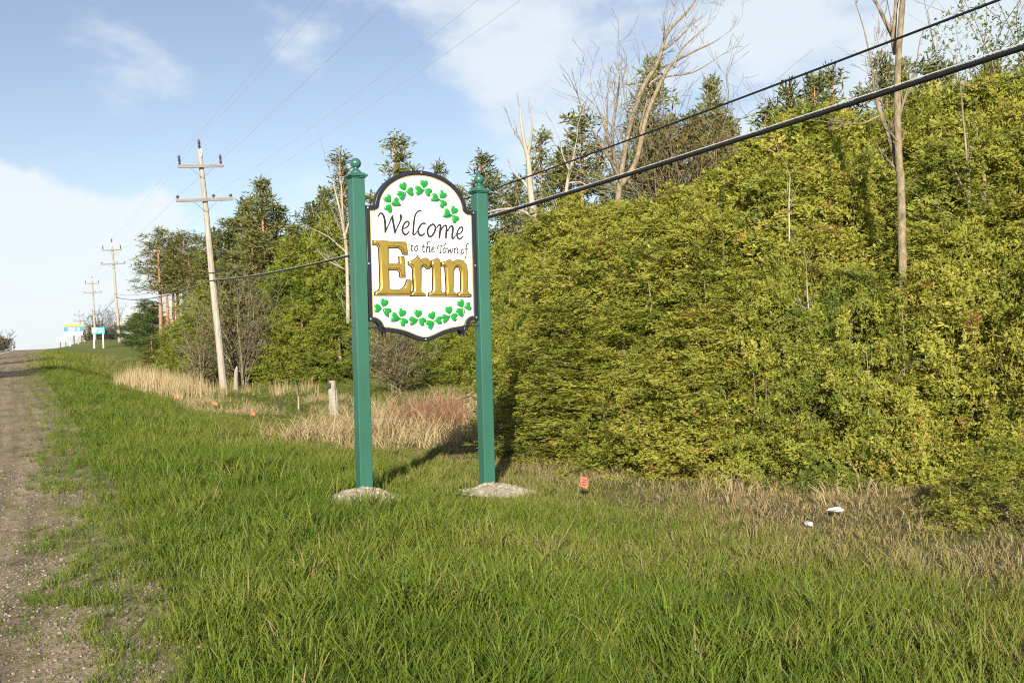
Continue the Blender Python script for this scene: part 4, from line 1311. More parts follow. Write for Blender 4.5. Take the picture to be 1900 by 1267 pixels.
def cedar_wood(seed, H, R, mat, n_tw=30, thick=0.075):
    r = random.Random(seed)
    b = MB()
    lean = [(0.05 * math.sin(3 * z + seed), 0.05 * math.cos(2.3 * z + seed), z * H * 0.96 - 0.15) for z in np.linspace(0, 1, 9)]
    b.tube(lean, [thick * (1 - 0.9 * q) + 0.008 for q in np.linspace(0, 1, 9)], 7)
    for k in range(n_tw):
        z = r.uniform(0.03, 0.9); a = r.uniform(0, 6.283)
        l = R * max(0.1, 1 - z) ** 0.6 * r.uniform(0.75, 1.08)
        p = Vector((0, 0, z * H * 0.9)); pts = []
        for q in (0.0, 0.35, 0.65, 0.85, 1.0):
            pts.append(p + Vector((math.cos(a) * l * q + 0.06 * r.uniform(-1, 1), math.sin(a) * l * q + 0.06 * r.uniform(-1, 1), l * (0.25 * q + 0.28 * q * q) * r.uniform(.8, 1.2))))
        b.tube(pts, [0.020, 0.015, 0.011, 0.008, 0.004], 4, False)
        for j in range(2):
            q0 = pts[r.choice((2, 3))]; d = Vector((math.cos(a + r.uniform(-1, 1)), math.sin(a + r.uniform(-1, 1)), r.uniform(0, .9))) * r.uniform(.2, .45)
            b.tube([q0, q0 + d * 0.5 + Vector((0, 0, .02)), q0 + d], [0.007, 0.005, 0.003], 3, False)
    # upright dead leaders showing at the face of the tree
    for k in range(4):
        a = r.uniform(0, 6.283); z = r.uniform(0.1, 0.6); l = R * (1 - z) ** .6 * 0.95
        p = Vector((math.cos(a) * l, math.sin(a) * l, z * H))
        b.tube([p, p + Vector((.03, .02, .4)), p + Vector((0.0, .03, .95))], [0.013, 0.010, 0.004], 4, False)
    return b.mesh('trunk', mat, True)


def pine_mesh(seed, H, R, base, mat, n_wh=16, clump=0.30, open_=0.2, top_pow=0.8, needles=16, flat=0.5):
    r = np.random.default_rng(seed)
    C = []; br = []
    for i in range(n_wh):
        t = base + (1 - base) * (i + r.uniform(-.3, .3)) / n_wh
        t = min(max(t, base), 0.985)
        q = (t - base) / (1 - base)
        rad = R * (max(0.02, 1 - q) ** top_pow) * (0.6 + 0.4 * sstep(0, .25, q))
        k = r.integers(4, 7)
        for j in range(k):
            if r.uniform() < open_: continue
            a = r.uniform(0, 6.283); l = rad * r.uniform(0.45, 1.15) + 0.15
            z0 = t * H
            up = r.uniform(0.0, 0.45) + 0.5 * q
            nn = max(2, int(l * 5.5))
            br.append([(0, 0, z0), (math.cos(a) * l * .5, math.sin(a) * l * .5, z0 + l * .5 * up), (math.cos(a) * l, math.sin(a) * l, z0 + l * up)])
            for m in range(nn):
                s = r.uniform(0.3, 1.05)
                c = np.array([math.cos(a) * l * s, math.sin(a) * l * s, z0 + l * s * up])
                c += r.normal(0, 1, 3) * np.array([.22, .22, .13]) * (0.4 + 0.5 * l)
                C.append(c)
    C.append(np.array([0, 0, H])); C.append(np.array([0.05, 0, H - .25]))
    C = np.array(C); n = len(C)
    Cn = np.repeat(C, needles, 0)
    d = unit(r.normal(0, 1, (len(Cn), 3)) * np.array([1, 1, flat]) + np.array([0, 0, 0.35]))
    ln = clump * r.uniform(0.5, 1.1, (len(Cn), 1))
    side = unit(np.cross(d, r.normal(0, 1, d.shape)))
    st = Cn + d * ln * 0.1 + r.normal(0, clump * .25, Cn.shape)
    w = clump * 0.16 * r.uniform(.7, 1.3, (len(Cn), 1))
    V = np.stack([st - side * w * .3, st + d * ln * .6 - side * w * .5, st + d * ln, st + d * ln * .6 + side * w * .5], 1).reshape(-1, 3)
    F = np.arange(len(V)).reshape(-1, 4)
    tone = np.clip(0.5 + r.normal(0, .16, n)[:, None] + r.normal(0, .1, (n, needles)), 0, 1).ravel()
    return mesh_np('crown', V, F, mat, False, tone), br


def pine_wood(seed, H, br, mat, thick=0.14):
    b = MB()
    zs = np.linspace(0, 1, 9)
    b.tube([(0.06 * math.sin(4 * z + seed), 0.06 * math.cos(3 * z + seed), z * H - 0.2 * (z == 0)) for z in zs], [thick * (1 - 0.85 * z) + 0.01 for z in zs], 8)
    for p in br: b.tube(p, [0.035, 0.022, 0.008], 4, False)
    r = random.Random(seed)
    for k in range(14):
        z = r.uniform(0.12, 0.5) * H; a = r.uniform(0, 6.28); l = r.uniform(.5, 1.4)
        b.tube([(0, 0, z), (math.cos(a) * l, math.sin(a) * l, z + r.uniform(-.3, .3))], [0.02, 0.006], 4, False)
    return b.mesh('trunk', mat, True)


def twig_mesh(seed, stems, gens, mat, name='twigs', spread=0.55, n_child=3, taper=0.6, shrink=0.62, up=0.3, min_r=0.0025, sides=4):
    """bare branching grown from given stems: list of (points, r0, r1)"""
    r = random.Random(seed)
    b = MB()

    def grow(p, d, l, rad, g):
        pts = [p]; dd = d.normalized(); seg = 3
        for k in range(seg):
            dd = (dd + Vector((r.gauss(0, .14), r.gauss(0, .14), r.gauss(0, .10) + up * .12))).normalized()
            pts.append(pts[-1] + dd * l / seg)
        b.tube(pts, [max(min_r, rad * (1 - (1 - taper) * k / seg)) for k in range(seg + 1)], sides if g > 1 else 3, False)
        if g > 0:
            for k in range(n_child):
                q = pts[r.choice((1, 2, 3))] if k else pts[-1]
                nd = (dd + Vector((r.gauss(0, spread), r.gauss(0, spread), r.gauss(0, spread * .6) + up * .3))).normalized()
                grow(q, nd, l * shrink * r.uniform(.7, 1.2), rad * taper * .8, g - 1)
    for (pts, r0, r1, kids, kl) in stems:
        pts = [Vector(p) for p in pts]
        n = len(pts)
        for k in range(kids):
            i = max(1, int(n * (0.35 + 0.65 * r.random())) - 1) if n > 2 else 1
            i = min(i, n - 1)
            f = r.random(); p = pts[i - 1].lerp(pts[i], f)
            d = (pts[i] - pts[i - 1]).normalized()
            nd = (d + Vector((r.gauss(0, spread), r.gauss(0, spread), r.gauss(0, spread * .6) + up))).normalized()
            grow(p, nd, kl * r.uniform(.6, 1.2), max(min_r, r1 * 0.7), gens)
        d = (pts[-1] - pts[-2]).normalized()
        grow(pts[-1], d, kl, r1, gens)
    return b.mesh(name, mat, True)


def stems_mesh(stems, mat, sides=8, name='trunk'):
    b = MB()
    for (pts, r0, r1, *_) in stems:
        S = spline([tuple(p) for p in pts], 4) if len(pts) > 2 else np.array([tuple(p) for p in pts])
        n = len(S)
        b.tube([tuple(p) for p in S], [r0 + (r1 - r0) * i / (n - 1) for i in range(n)], sides)
    return b.mesh(name, mat, True)


def place(name, loc, label, cat, trunk, crown, scale=1.0, rz=0.0, group=None, extra=None, tilt=0.0):
    o = empty(name, loc, label, cat, group, (tilt, 0, rz))
    o.scale = scale if hasattr(scale, '__len__') else (scale,) * 3
    if trunk is not None: link('trunk', trunk, o)
    if crown is not None: link('crown', crown, o)
    for nm, me in (extra or []): link(nm, me, o)
    return o


# ------------------------------------------------------------------ the cedar hedge
SIL = [(880, 470), (905, 470), (940, 445), (1000, 385), (1060, 348), (1120, 365), (1200, 358), (1260, 335), (1330, 300), (1400, 240), (1450, 200), (1500, 182), (1560, 185), (1600, 205), (1650, 190), (1700, 150), (1760, 150), (1800, 130), (1880, 120), (2000, 100)]
SX_, SY_ = zip(*SIL)
FOOT = [(930, 17.4), (1000, 15.6), (1100, 13.7), (1250, 11.9), (1400, 10.7), (1550, 10.6), (1700, 10.5), (1900, 10.0), (2100, 9.0)]
FX_, FY_ = zip(*FOOT)
CED = []
for i, (H, R, nb, pm, hole, fl) in enumerate(((5.6, 0.95, 330, 9, 0.40, .15), (5.2, 1.05, 330, 9, 0.42, .25), (6.2, 1.05, 360, 9, 0.43, .1), (5.8, 0.90, 340, 9, 0.40, .2), (6.4, 1.15, 380, 9, 0.44, 0.05))):
    CED.append((cedar_mesh(11 + i, H, R, nb, 0.195, M['cedar'], 0.0, pm, 3, hole, fl), cedar_wood(30 + i, H, R, M['twig_cedar']), H, R))
LOW = []
for i in range(3):
    LOW.append((cedar_mesh(51 + i, 3.0, 1.35, 260, 0.18, M['cedar'], 0.0, 8, 3, 0.33, .5), cedar_wood(60 + i, 3.0, 1.3, M['twig_cedar'], 22, 0.05), 3.0, 1.35))
FAR = []
for i in range(3):
    FAR.append((cedar_mesh(71 + i, 7.0, 1.9, 330, 0.32, M['cedar_far'], 0.0, 7, 3, 0.36, .1, 7), cedar_wood(80 + i, 7.0, 1.9, M['twig_cedar'], 14, 0.10), 7.0, 1.9))

cr = random.Random(5)


def cedar_at(px, Y, topy, kinds, label, group, i, rad=None, name='white_cedar'):
    p = at(px, topy, Y)
    x, y = p[0], p[1]; z = gz(x, y)
    H = p[2] - z
    cm, wm, h0, r0 = kinds[i % len(kinds)]
    s = H / (h0 * 1.0)
    sr = (rad / r0) if rad else s
    return place(name, (x, y, z - 0.02), label, 'cedar tree', wm, cm, (sr, sr, s), cr.uniform(0, 6.28), group)


GRP = 'white cedars packed in the hedge'
front = [  # px, beyond the foot, below the skyline
    (962, 0.9, 300), (1000, 0.8, 240), (1045, 0.9, 190), (1098, 0.9, 260), (1150, 0.9, 200), (1215, 1.0, 300), (1290, 1.0, 240), (1355, 0.9, 330), (1425, 1.0, 300),
    (1500, 0.9, 390), (1575, 1.1, 300), (1650, 1.0, 420), (1730, 1.1, 330), (1815, 1.0, 380), (1895, 1.1, 320), (1985, 1.0, 330)]
FLAB = {0: 'low cedar at the left end of the hedge, shaded by the right post', 1: 'slim cedar second from the left end of the hedge foot',
        3: 'bright low cedar at the hedge foot straight behind the orange flag', 9: 'low cedar at the hedge foot behind the crumpled paper', 13: 'low cedar beside the small red wrapper'}
front += [(1180, 1.7, 330), (1255, 1.8, 200), (1325, 1.7, 260), (1390, 1.6, 240), (1465, 1.6, 280), (1540, 1.8, 220), (1615, 1.8, 300), (1695, 1.7, 240), (1775, 1.7, 270), (1855, 1.8, 230), (1945, 1.8, 220)]
for i, (px, dy, ds) in enumerate(front):
    Y = float(np.interp(px, FX_, FY_)) + dy + cr.uniform(-0.35, 0.35)
    topy = float(np.interp(px, SX_, SY_)) + ds
    cedar_at(px, Y, topy, LOW if ds > 260 else CED, FLAB.get(i, 'low yellow green cedar in the front rank of the hedge'), GRP, i, (0.45 if px < 1005 else 0.9 + 0.35 * cr.random()))
mid = [(958, 2.4, 110), (988, 2.2, 60), (1020, 2.3, 95), (1070, 2.6, 75), (1125, 2.5, 60), (1195, 2.5, 80), (1270, 2.6, 70), (1345, 2.6, 90), (1425, 2.6, 80), (1500, 2.8, 110), (1580, 2.6, 90), (1745, 2.6, 90), (1830, 2.8, 100), (1920, 2.7, 90), (2010, 2.7, 60)]
MLAB = {0: 'mid height cedar just right of the right green post', 11: 'mid height cedar just right of the forked bare trunks'}
mid += [(1160, 3.4, 40), (1232, 3.5, 25), (1300, 3.4, 40), (1385, 3.4, 30), (1462, 3.5, 50), (1540, 3.6, 55), (1618, 3.7, 60), (1700, 3.8, 45), (1790, 3.6, 50), (1878, 3.6, 45)]
for i, (px, dy, ds) in enumerate(mid):
    Y = float(np.interp(px, FX_, FY_)) + dy + cr.uniform(-0.5, 0.5)
    cedar_at(px, Y, float(np.interp(px, SX_, SY_)) + ds, CED, MLAB.get(i, 'mid height cedar in the middle rank of the hedge'), GRP, i + 2, 0.55 if px < 1010 else 0.85 + 0.35 * cr.random())
back = [(962, 4.6, 10), (985, 4.8, 20), (1012, 4.8, 4), (1060, 5.0, -6), (1120, 5.5, 6), (1190, 5.2, 0), (1262, 5.0, -5), (1335, 5.0, 0), (1398, 5.0, 0), (1452, 5.2, -6), (1508, 5.0, -4), (1562, 5.4, 0), (1610, 5.0, 6), (1652, 5.4, 0), (1702, 5.0, -6), (1762, 5.2, 4), (1812, 5.2, -4), (1872, 5.0, 0), (1935, 5.2, 0), (2010, 5.0, 0)]
BLAB = {0: 'tall cedar at the left shoulder of the hedge skyline', 9: 'tall pointed cedar where the hedge skyline first peaks', 17: 'tall cedar on the hedge skyline at the right edge'}
back += [(1095, 6.2, 14), (1155, 6.0, -2), (1228, 6.0, 10), (1300, 6.0, 4), (1368, 6.0, 8), (1428, 6.0, 2), (1480, 6.0, 4), (1536, 6.2, -2), (1588, 6.2, 8), (1632, 6.0, 0), (1678, 6.2, 6), (1735, 6.2, 0), (1790, 6.2, 6), (1842, 6.2, -4), (1905, 6.2, 0)]
for i, (px, dy, ds) in enumerate(back):
    Y = float(np.interp(px, FX_, FY_)) + dy + cr.uniform(-0.5, 0.5)
    cedar_at(px, Y, float(np.interp(px, SX_, SY_)) + ds, CED, BLAB.get(i, 'tall cedar in the rear rank of the hedge making its skyline'), GRP, i, 0.6 if px < 1000 else 0.95 + 0.4 * cr.random())
c = gp(1868, 8.3, 960)
place('cedar_seedling', c, 'little cedar bush alone in the grass at the right edge', 'cedar bush', LOW[1][1], LOW[1][0], (0.42, 0.42, 0.24), 1.0)

GF = 'cedars behind the ditch'
far = [(352, 47, 575, 1.6), (375, 50, 520, 1.8), (408, 46, 560, 1.5), (500, 49, 520, 1.5), (535, 46, 440, 2.0), (572, 47, 425, 2.0), (610, 45, 395, 2.0), (648, 46, 440, 2.0), (560, 44, 560, 1.8), (628, 43.5, 560, 1.8), (505, 45, 610, 1.3),
       (690, 46, 420, 2.2), (735, 50, 440, 2.2), (785, 46, 430, 2.0), (830, 44, 420, 2.0), (868, 41, 440, 1.9), (905, 38, 452, 1.9), (942, 33, 432, 1.7), (800, 42, 590, 1.8), (850, 38.5, 560, 1.6), (700, 44, 600, 1.6), (318, 62, 600, 1.8), (335, 56, 625, 1.3), (900, 36, 560, 1.6), (958, 25, 470, 1.0)]
FL = {0: 'low cedar left of the nearest utility pole', 4: 'tall cedar right of the brown bare bush', 6: 'tall cedar just left of the left green post', 17: 'distant cedar filling the gap just right of the right green post', 21: 'cedar below the bare pine trunks on the bank'}
for i, (px, Y, ty, rd) in enumerate(far):
    cedar_at(px, Y, ty, FAR, FL.get(i, 'dense green cedar standing behind the ditch and the sign'), GF, i, rd)

# ------------------------------------------------------------------ pines behind
PINES = {}
for nm, args, th, bark in (
        ('bushy', (91, 10.0, 2.3, 0.10, M['pine'], 24, 0.42, 0.05, 0.75, 14, 0.6), 0.16, 'bark_pine'),
        ('bushy2', (92, 10.0, 2.0, 0.18, M['pine'], 22, 0.42, 0.10, 0.85, 14, 0.6), 0.16, 'bark_pine'),
        ('tall', (93, 12.0, 1.7, 0.52, M['pine'], 12, 0.36, 0.34, 0.45, 14, 0.5), 0.15, 'bark_pine'),
        ('tall2', (94, 12.0, 1.5, 0.60, M['pine'], 10, 0.36, 0.38, 0.35, 14, 0.5), 0.13, 'bark_pine'),
        ('thin', (95, 11.0, 1.5, 0.30, M['pine'], 18, 0.38, 0.30, 0.9, 14, 0.6), 0.11, 'bark_pine'),
        ('thin2', (96, 11.0, 1.7, 0.35, M['pine'], 17, 0.36, 0.38, 0.8, 14, 0.6), 0.11, 'bark_pine'),
        ('spruce', (97, 8.0, 2.4, 0.02, M['spruce'], 26, 0.36, 0.02, 0.75, 14, 0.5), 0.14, 'bark')):
    cm, br = pine_mesh(*args)
    PINES[nm] = (cm, pine_wood(args[0], args[1], br, M[bark], th), args[1], args[2])


def pine_at(px, Y, topy, kind, label, rad=None, group='pines standing behind the cedars', name='pine_tree'):
    p = at(px, topy, Y); z = gz(p[0], p[1]); H = p[2] - z
    cm, wm, h0, r0 = PINES[kind]
    s = H / h0; sr = rad / r0 if rad else s
    return place(name, (p[0], p[1], z - 0.05), label, 'pine tree', wm, cm, (sr, sr, s), cr.uniform(0, 6.28), group)


for (px, Y, ty, kd, rd, lab) in (
        (292, 66, 425, 'tall', 1.9, 'tall orange trunked pine leftmost on the skyline of the wood'), (318, 70, 437, 'tall2', 1.7, None), (340, 68, 433, 'tall', 2.0, 'tall bare stemmed pine next right of the leftmost one'), (362, 72, 436, 'tall2', 1.8, None), (305, 76, 455, 'tall2', 1.9, None), (328, 79, 450, 'tall', 2.0, None), (350, 64, 470, 'tall2', 1.6, None),
        (268, 84, 556, 'spruce', 2.2, 'dark spruce right of the second utility pole'), (250, 92, 582, 'spruce', 2.4, 'dark low spruce hugging the bank by the second utility pole'), (285, 78, 560, 'spruce', 2.3, 'dark spruce below the leftmost tall pine'),
        (395, 62, 428, 'bushy2', 2.4, None), (425, 60, 410, 'bushy', 2.6, None), (455, 60, 375, 'bushy', 2.6, None), (487, 56, 336, 'bushy', 2.5, 'pointed bushy pine that peaks left of the left green post'), (515, 58, 385, 'bushy2', 2.4, None), (545, 55, 420, 'bushy', 2.2, None), (470, 52, 430, 'bushy2', 2.3, None), (430, 54, 470, 'bushy', 2.2, None), (400, 58, 500, 'bushy2', 2.0, None), (375, 60, 480, 'bushy', 2.0, None),
        (578, 56, 380, 'bushy2', 2.3, None), (606, 57, 352, 'bushy', 2.2, None), (632, 52, 280, 'thin', 1.7, 'thin ragged pine rising just left of the left ball finial'), (645, 54, 340, 'thin2', 1.9, None),
        (690, 52, 360, 'thin2', 1.8, None), (735, 48, 248, 'thin', 1.9, 'ragged pine rising above the left shoulder of the sign'), (765, 52, 330, 'bushy2', 2.0, None), (815, 52, 302, 'thin2', 1.6, 'small pine tip showing over the right shoulder of the sign'), (850, 48, 350, 'bushy2', 2.0, None), (893, 46, 282, 'thin', 1.8, 'pine rising behind the right ball finial'), (925, 48, 325, 'thin2', 1.9, None), (958, 46, 330, 'bushy2', 1.9, None),
        (1003, 42, 243, 'thin2', 1.6, 'thin pine just right of the dead white tree'), (1040, 42, 285, 'bushy2', 1.8, None), (1075, 38, 205, 'thin', 1.9, 'pine left of the leaning bare tree'), (1050, 40, 320, 'thin2', 1.9, None), (1110, 40, 262, 'thin2', 1.8, None),
        (1207, 34, 118, 'bushy2', 1.7, 'tallest pine behind the leaning bare tree'), (1180, 36, 215, 'thin', 1.6, None), (1240, 36, 225, 'bushy2', 1.8, None), (1322, 36, 150, 'bushy', 1.6, 'pine topped by a round green tuft right of the brown tree'), (1350, 38, 225, 'bushy', 1.8, None), (1285, 40, 215, 'bushy2', 2.0, None),
        (1425, 28, 195, 'thin', 1.5, None), (1462, 28, 158, 'bushy2', 1.4, None), (1512, 27, 145, 'bushy', 1.3, None), (1538, 28, 122, 'thin', 1.3, 'pine tip poking above the hedge left of the forked bare trunks'), (1592, 28, 165, 'thin2', 1.3, None),
        (1640, 26, 108, 'bushy2', 1.3, None), (1672, 27, 118, 'bushy', 1.2, None), (1722, 26, 105, 'thin', 1.3, 'pine tip just right of the forked bare trunks'), (1752, 25, 125, 'bushy2', 1.3, None), (1900, 22, 110, 'bushy2', 1.3, None), (1840, 24, 120, 'bushy', 1.3, None)):
    if lab is None:
        lab = ('bare stemmed pine inside the tall grove on the far left bank' if kd.startswith('tall') else 'bushy green pine in the wood behind the cedars' if kd.startswith('bushy') else 'thin ragged pine in the wood behind the cedars')
    pine_at(px, Y, ty, kd, lab, rd)
# off to the left of the road, their shadows cross it
for (x, y, h, k, lab) in ((-21.5, 12.0, 15.5, 'tall', 'pine left of the road shading the ditch bank'), (-28.5, 25, 14, 'thin', 'thin pine left of the road shading the shoulder'), (-35.0, 36, 13, 'thin2', 'ragged pine left of the road shading the asphalt')):
    cm, wm, h0, r0 = PINES[k]
    place('pine_tree', (x, y, gz(x, y)), lab, 'pine tree', wm, cm, h / h0, 1.0 + x, 'pines left of the road')
c = gp(283, 52, 668)
place('pine_sapling', c, 'small dark pine sapling alone on the grass bank', 'pine sapling', PINES['thin'][1], PINES['thin'][0], (0.62, 0.62, 0.19), 0.4)


# ------------------------------------------------------------------ bare trees
def bare(name, px, py, Y, stems_px, label, bark, seed, gens=2, kids=5, kl=0.9, min_r=0.004, depth=0.5, cat='bare tree', crown=None, spread=0.5, up=0.3, nch=3, twig='bark'):
    """stems_px: lists of pixel columns/rows on the tree's own vertical plane, with girths in metres"""
    base = gp(px, Y, py); r = random.Random(seed)
    o = empty(name, base, label, cat)
    stems = []
    for (pix, r0, r1, kd, kk) in stems_px:
        dy = 0.0; P = []
        tgt = r.uniform(-depth, depth)
        for k, (a, b) in enumerate(pix):
            q = at(a, b, Y + tgt * k / max(1, len(pix) - 1)) - np.array(base)
            P.append(Vector(q))
        stems.append((P, r0, r1, kd, kk))
    link('trunk', stems_mesh(stems, M[bark]), o)
    link('twigs', twig_mesh(seed, [s for s in stems if s[3] > 0], gens, M[twig], min_r=min_r, spread=spread, up=up, n_child=nch), o)
    if crown: link('crown', crown, o)
    return o


bare('forked_bare_tree', 1680, 800, 11.6, [
    ([(1683, 800), (1676, 560), (1672, 350), (1668, 300), (1665, 180), (1668, 90), (1675, 0), (1680, -110)], 0.055, 0.030, 3, 0.5),
    ([(1672, 335), (1652, 262), (1630, 200), (1624, 175), (1615, 110), (1603, 55)], 0.036, 0.007, 6, 0.5),
    ([(1664, 100), (1658, 75), (1661, 30), (1663, -30)], 0.045, 0.012, 2, 0.4),
    ([(1657, 68), (1640, 35), (1622, -5), (1612, -40)], 0.030, 0.008, 3, 0.4),
    ([(1632, 215), (1598, 230), (1555, 228)], 0.014, 0.004, 2, 0.3), ([(1640, 235), (1655, 250), (1664, 262)], 0.014, 0.010, 0, 0.3)],
     'tall bare tree with two forked tan trunks crossing both black cables', 'bark_tan', 3, 2, 4, 0.5, 0.0028)
bare('leaning_bare_tree', 1150, 470, 21.5, [
    ([(1148, 470), (1146, 385), (1150, 345), (1165, 250), (1192, 165), (1220, 118), (1234, 70), (1252, 45), (1275, 22), (1292, -2)], 0.075, 0.020, 5, 0.8),
    ([(1152, 345), (1180, 300), (1200, 215), (1228, 150), (1248, 118), (1285, 97), (1318, 82), (1338, 70)], 0.07, 0.009, 5, 0.8),
    ([(1205, 160), (1213, 150), (1240, 142), (1285, 135), (1325, 112)], 0.035, 0.008, 3, 0.5),
    ([(1232, 92), (1255, 75), (1275, 55), (1287, 35)], 0.03, 0.008, 3, 0.5),
    ([(1250, 125), (1262, 95), (1290, 68), (1320, 42)], 0.03, 0.006, 3, 0.5),
    ([(1166, 330), (1190, 280), (1188, 240), (1200, 190)], 0.045, 0.02, 2, 0.5),
    ([(1152, 340), (1140, 310), (1112, 265), (1095, 235)], 0.05, 0.018, 4, 0.8),
    ([(1142, 315), (1136, 250), (1146, 180), (1150, 130)], 0.05, 0.01, 4, 0.8),
    ([(1138, 300), (1120, 230), (1105, 190)], 0.04, 0.01, 4, 0.8), ([(1122, 280), (1126, 220), (1128, 175)], 0.035, 0.008, 4, 0.7)],
     'tall bare tree leaning right with two pale trunks above the cedars', 'bark_tan', 5, 2, 5, 0.8, 0.004)
bare('dead_tree', 1000, 470, 27, [
    ([(1003, 470), (993, 410), (985, 360), (981, 300), (975, 275), (968, 235), (965, 200)], 0.12, 0.02, 2, 0.4),
    ([(979, 292), (984, 265), (988, 235), (984, 212)], 0.05, 0.015, 1, 0.3), ([(974, 275), (963, 255), (950, 236)], 0.04, 0.012, 2, 0.4),
    ([(986, 365), (974, 340), (955, 323)], 0.05, 0.018, 1, 0.4), ([(992, 405), (965, 390), (935, 388), (905, 394)], 0.05, 0.018, 2, 0.5)],
     'bleached dead tree with broken limbs behind the thick cable', 'bark_pale', 9, 1, 3, 0.5, 0.006, twig='bark_pale')
bare('pale_bare_tree', 1045, 470, 29, [([(1040, 470), (1052, 345), (1062, 300), (1068, 270)], 0.07, 0.02, 5, 0.9), ([(1055, 340), (1075, 338), (1090, 345)], 0.03, 0.01, 1, .4), ([(1058, 320), (1045, 290), (1040, 268)], 0.03, 0.01, 3, .7)],
     'slim pale bare tree between the dead tree and the leaning one', 'bark_pale', 10, 1, 3, .6, 0.006, twig='bark_pale')
bare('slim_bare_tree', 650, 600, 41, [([(646, 600), (643, 470), (634, 405), (623, 360), (618, 335)], 0.09, 0.015, 6, 1.2), ([(642, 455), (636, 400), (634, 350), (630, 330)], 0.06, 0.012, 6, 1.0), ([(640, 440), (652, 390), (655, 350)], 0.05, 0.012, 5, 1.0), ([(644, 470), (610, 440), (580, 425)], 0.035, 0.01, 3, 0.8), ([(640, 500), (606, 482), (588, 462)], 0.03, 0.01, 3, .8)],
     'slender pale bare tree just left of the left green post', 'bark_pale', 12, 1, 4, 0.9, 0.008, twig='bark_pale')
bare('cedar_snag', 1500, 800, 11.5, [([(1506, 700), (1501, 590), (1498, 545), (1497, 520)], 0.014, 0.005, 4, 0.3), ([(1502, 600), (1540, 560), (1555, 535)], 0.007, 0.003, 1, .2), ([(1502, 625), (1560, 595), (1590, 580)], 0.007, 0.003, 1, .2), ([(1465, 460), (1464, 380), (1466, 330)], 0.010, 0.004, 2, .3)],
     'thin dead cedar stem with side twigs at the face of the hedge', 'bark_pale', 14, 1, 2, 0.3, 0.003, 0.1, 'dead stem', twig='bark_pale')
bare('hedge_bare_stem', 1800, 800, 12.2, [([(1800, 640), (1798, 400), (1797, 330), (1790, 250), (1782, 160)], 0.026, 0.008, 4, 0.5), ([(1798, 370), (1775, 325), (1765, 290)], 0.015, 0.005, 2, .3), ([(1808, 560), (1806, 420)], 0.02, 0.012, 0, .3), ([(1798, 420), (1770, 400), (1740, 385)], 0.012, 0.004, 1, .3)],
     'grey dead stem standing in a dark pocket of the hedge near the right edge', 'bark', 15, 1, 2, .3, 0.003, 0.1, 'dead stem')


def speckle(seed, n, c, sz, leaf, mat, hollow=0.3):
    """loose small leaves or buds through an ellipsoid"""
    r = np.random.default_rng(seed)
    d = unit(r.normal(0, 1, (n, 3))); rad = r.uniform(hollow, 1, (n, 1)) ** 0.5
    lump = 0.65 + 0.7 * fbm(d[:, 0:1] * 2 + seed + 5, d[:, 2:3] * 2 + d[:, 1:2], 3)
    C = np.array(c) + d * rad * np.array(sz) * lump
    D = unit(r.normal(0, 1, (n, 3))); U = unit(np.cross(D, r.normal(0, 1, (n, 3))))
    V, F = fans(C, D, U, leaf * r.uniform(.6, 1.3, n), r, 3, 0.9, 0.4)
    return mesh_np('crown', V, F, mat, False, np.repeat(np.clip(r.normal(.5, .22, n), 0, 1), 3))


def bush(name, px, py, Y, H, W, label, mat_t, seed, stems=14, gens=3, crown=None, cat='bare bush', r0=0.03, min_r=0.006, nch=3, fan=0.5):
    base = gp(px, Y, py); r = random.Random(seed)
    st = []
    for k in range(stems):
        a = r.uniform(0, 6.283); l = H * r.uniform(.4, .7); f = r.uniform(0.1, fan)
        tip = Vector((math.cos(a) * W * f, math.sin(a) * W * f, l))
        st.append(([Vector((0.1 * math.cos(a), 0.1 * math.sin(a), -.1)), tip * 0.5 + Vector((0, 0, .1 * l)), tip], r0 * r.uniform(.5, 1), r0 * .4, 4, H * .32))
    o = empty(name, base, label, cat)
    link('trunk', stems_mesh(st, M[mat_t], 5), o)
    link('twigs', twig_mesh(seed, st, gens, M[mat_t], min_r=min_r, spread=.6, up=.25, n_child=nch, sides=3), o)
    if crown is not None: link('crown', crown, o)
    return o


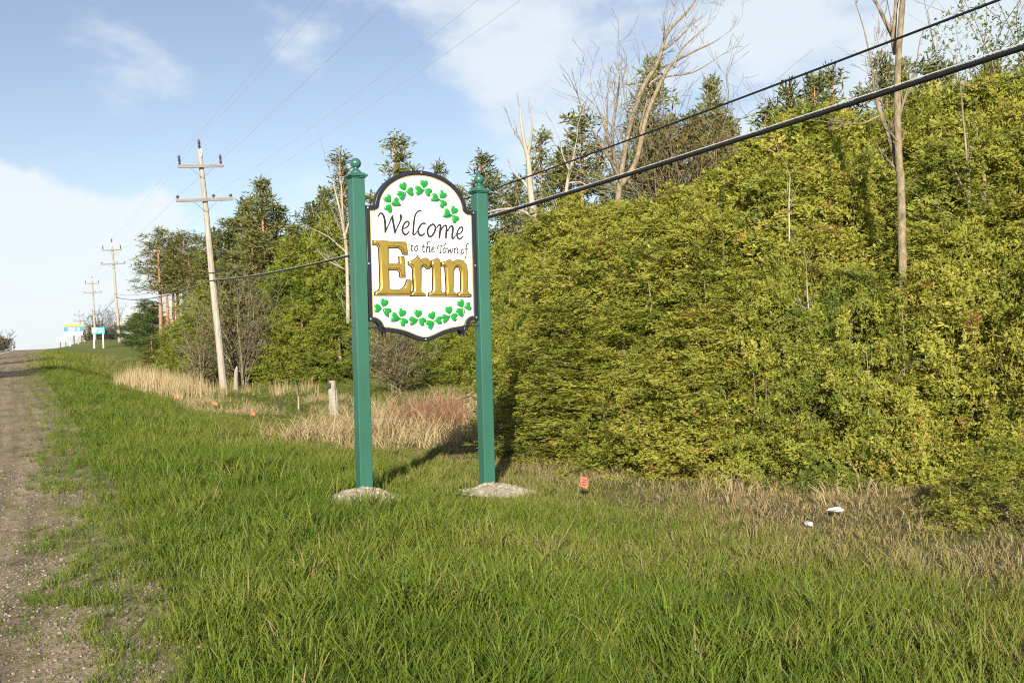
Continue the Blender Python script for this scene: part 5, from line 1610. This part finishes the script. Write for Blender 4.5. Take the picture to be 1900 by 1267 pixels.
bush('bare_bush', 452, 712, 44.0, 4.4, 2.6, 'wide grey brown bare bush right of the nearest utility pole', 'twig_olive', 21, 18, 3, speckle(5, 700, (0, 0, 2.6), (1.4, 1.2, 2.1), 0.13, M['brown_leaf']), r0=0.06, min_r=0.007)
bush('bare_bush', 735, 740, 34.0, 2.8, 2.0, 'olive twiggy bush under the sign between the posts', 'twig_olive', 23, 16, 3, speckle(7, 1100, (0, 0, 1.4), (1.0, 1.0, 1.4), 0.10, M['brown_leaf']), min_r=0.006)
bush('bare_bush', 375, 700, 43.0, 3.2, 1.6, 'slim leafless bush left of the nearest utility pole', 'twig_olive', 24, 8, 2, speckle(8, 500, (0, 0, 1.6), (.8, .8, 1.5), 0.13, M['brown_leaf']), min_r=0.006)
bush('brown_tree', 1278, 480, 33.0, 9.6, 4.2, 'round brown budding tree behind the hedge right of the leaning bare tree', 'twig_olive', 25, 16, 3, speckle(9, 5200, (0, 0, 6.6), (2.2, 2.0, 2.9), 0.15, M['brown_leaf']), 'budding tree', 0.08, 0.007)
bush('budding_tree', 1790, 480, 20.0, 8.6, 2.6, 'loose young tree with sparse fresh green leaves above the hedge at right', 'bark_tan', 26, 7, 2, speckle(10, 420, (0.2, 0, 7.3), (1.0, 1.0, 1.0), 0.09, M['new_leaf']), 'budding tree', 0.04, 0.003, fan=0.4)
bush('budding_tree', 1895, 480, 19.0, 7.9, 2.2, 'leafing young tree top at the far right edge above the cable', 'bark_tan', 27, 6, 2, speckle(11, 380, (0, 0, 6.7), (0.8, 0.8, 0.9), 0.09, M['new_leaf']), 'budding tree', 0.04, 0.003, fan=0.4)
# far down the road
for i, (px, Y, H, lab) in enumerate(((168, 190, 4.6, 'dark twiggy far tree behind the teal sign'), (180, 200, 5.6, 'dark far tree just right of the third utility pole'), (194, 205, 5.8, 'far bare tree between the third and second utility poles, left one'), (204, 208, 5.4, 'far bare tree between the third and second utility poles, middle one'), (213, 212, 6.0, 'far bare tree hard against the second utility pole'))):
    dark = i < 2
    b_ = bush('far_bare_tree', px, 630, Y, H + (1.6 if not dark else 0.8), 4.0, lab, 'bark_dark', 40 + i, 9, 2, speckle(20 + i, 500 if dark else 90, (0, 0, H * .5), (1.6, 1.6, H * .45), 0.35, M['brown_leaf']), 'bare tree', 0.09, 0.022)
bush('roadside_bush', 4, 648, 170, 3.6, 6.0, 'reddish bare bush at the left edge beyond the road', 'bark_dark', 50, 10, 2, speckle(30, 500, (0, 0, 1.4), (2.0, 2.0, 1.3), 0.4, M['brown_leaf']), 'bush', 0.06, 0.02)
for i, (px, h) in enumerate(((20, 2.0), (27, 1.5), (34, 1.6), (46, 1.3), (55, 2.2))):
    bush('horizon_tree', px, 646, 420, h + 2.2, 5.0, 'tiny far tree on the road crest horizon at the left', 'bark_dark', 60 + i, 6, 1, speckle(40 + i, 160, (0, 0, h), (3.0, 2.0, h * .8), 0.7, M['brown_leaf']), 'tree', 0.08, 0.04)['group'] = 'tiny trees on the horizon'
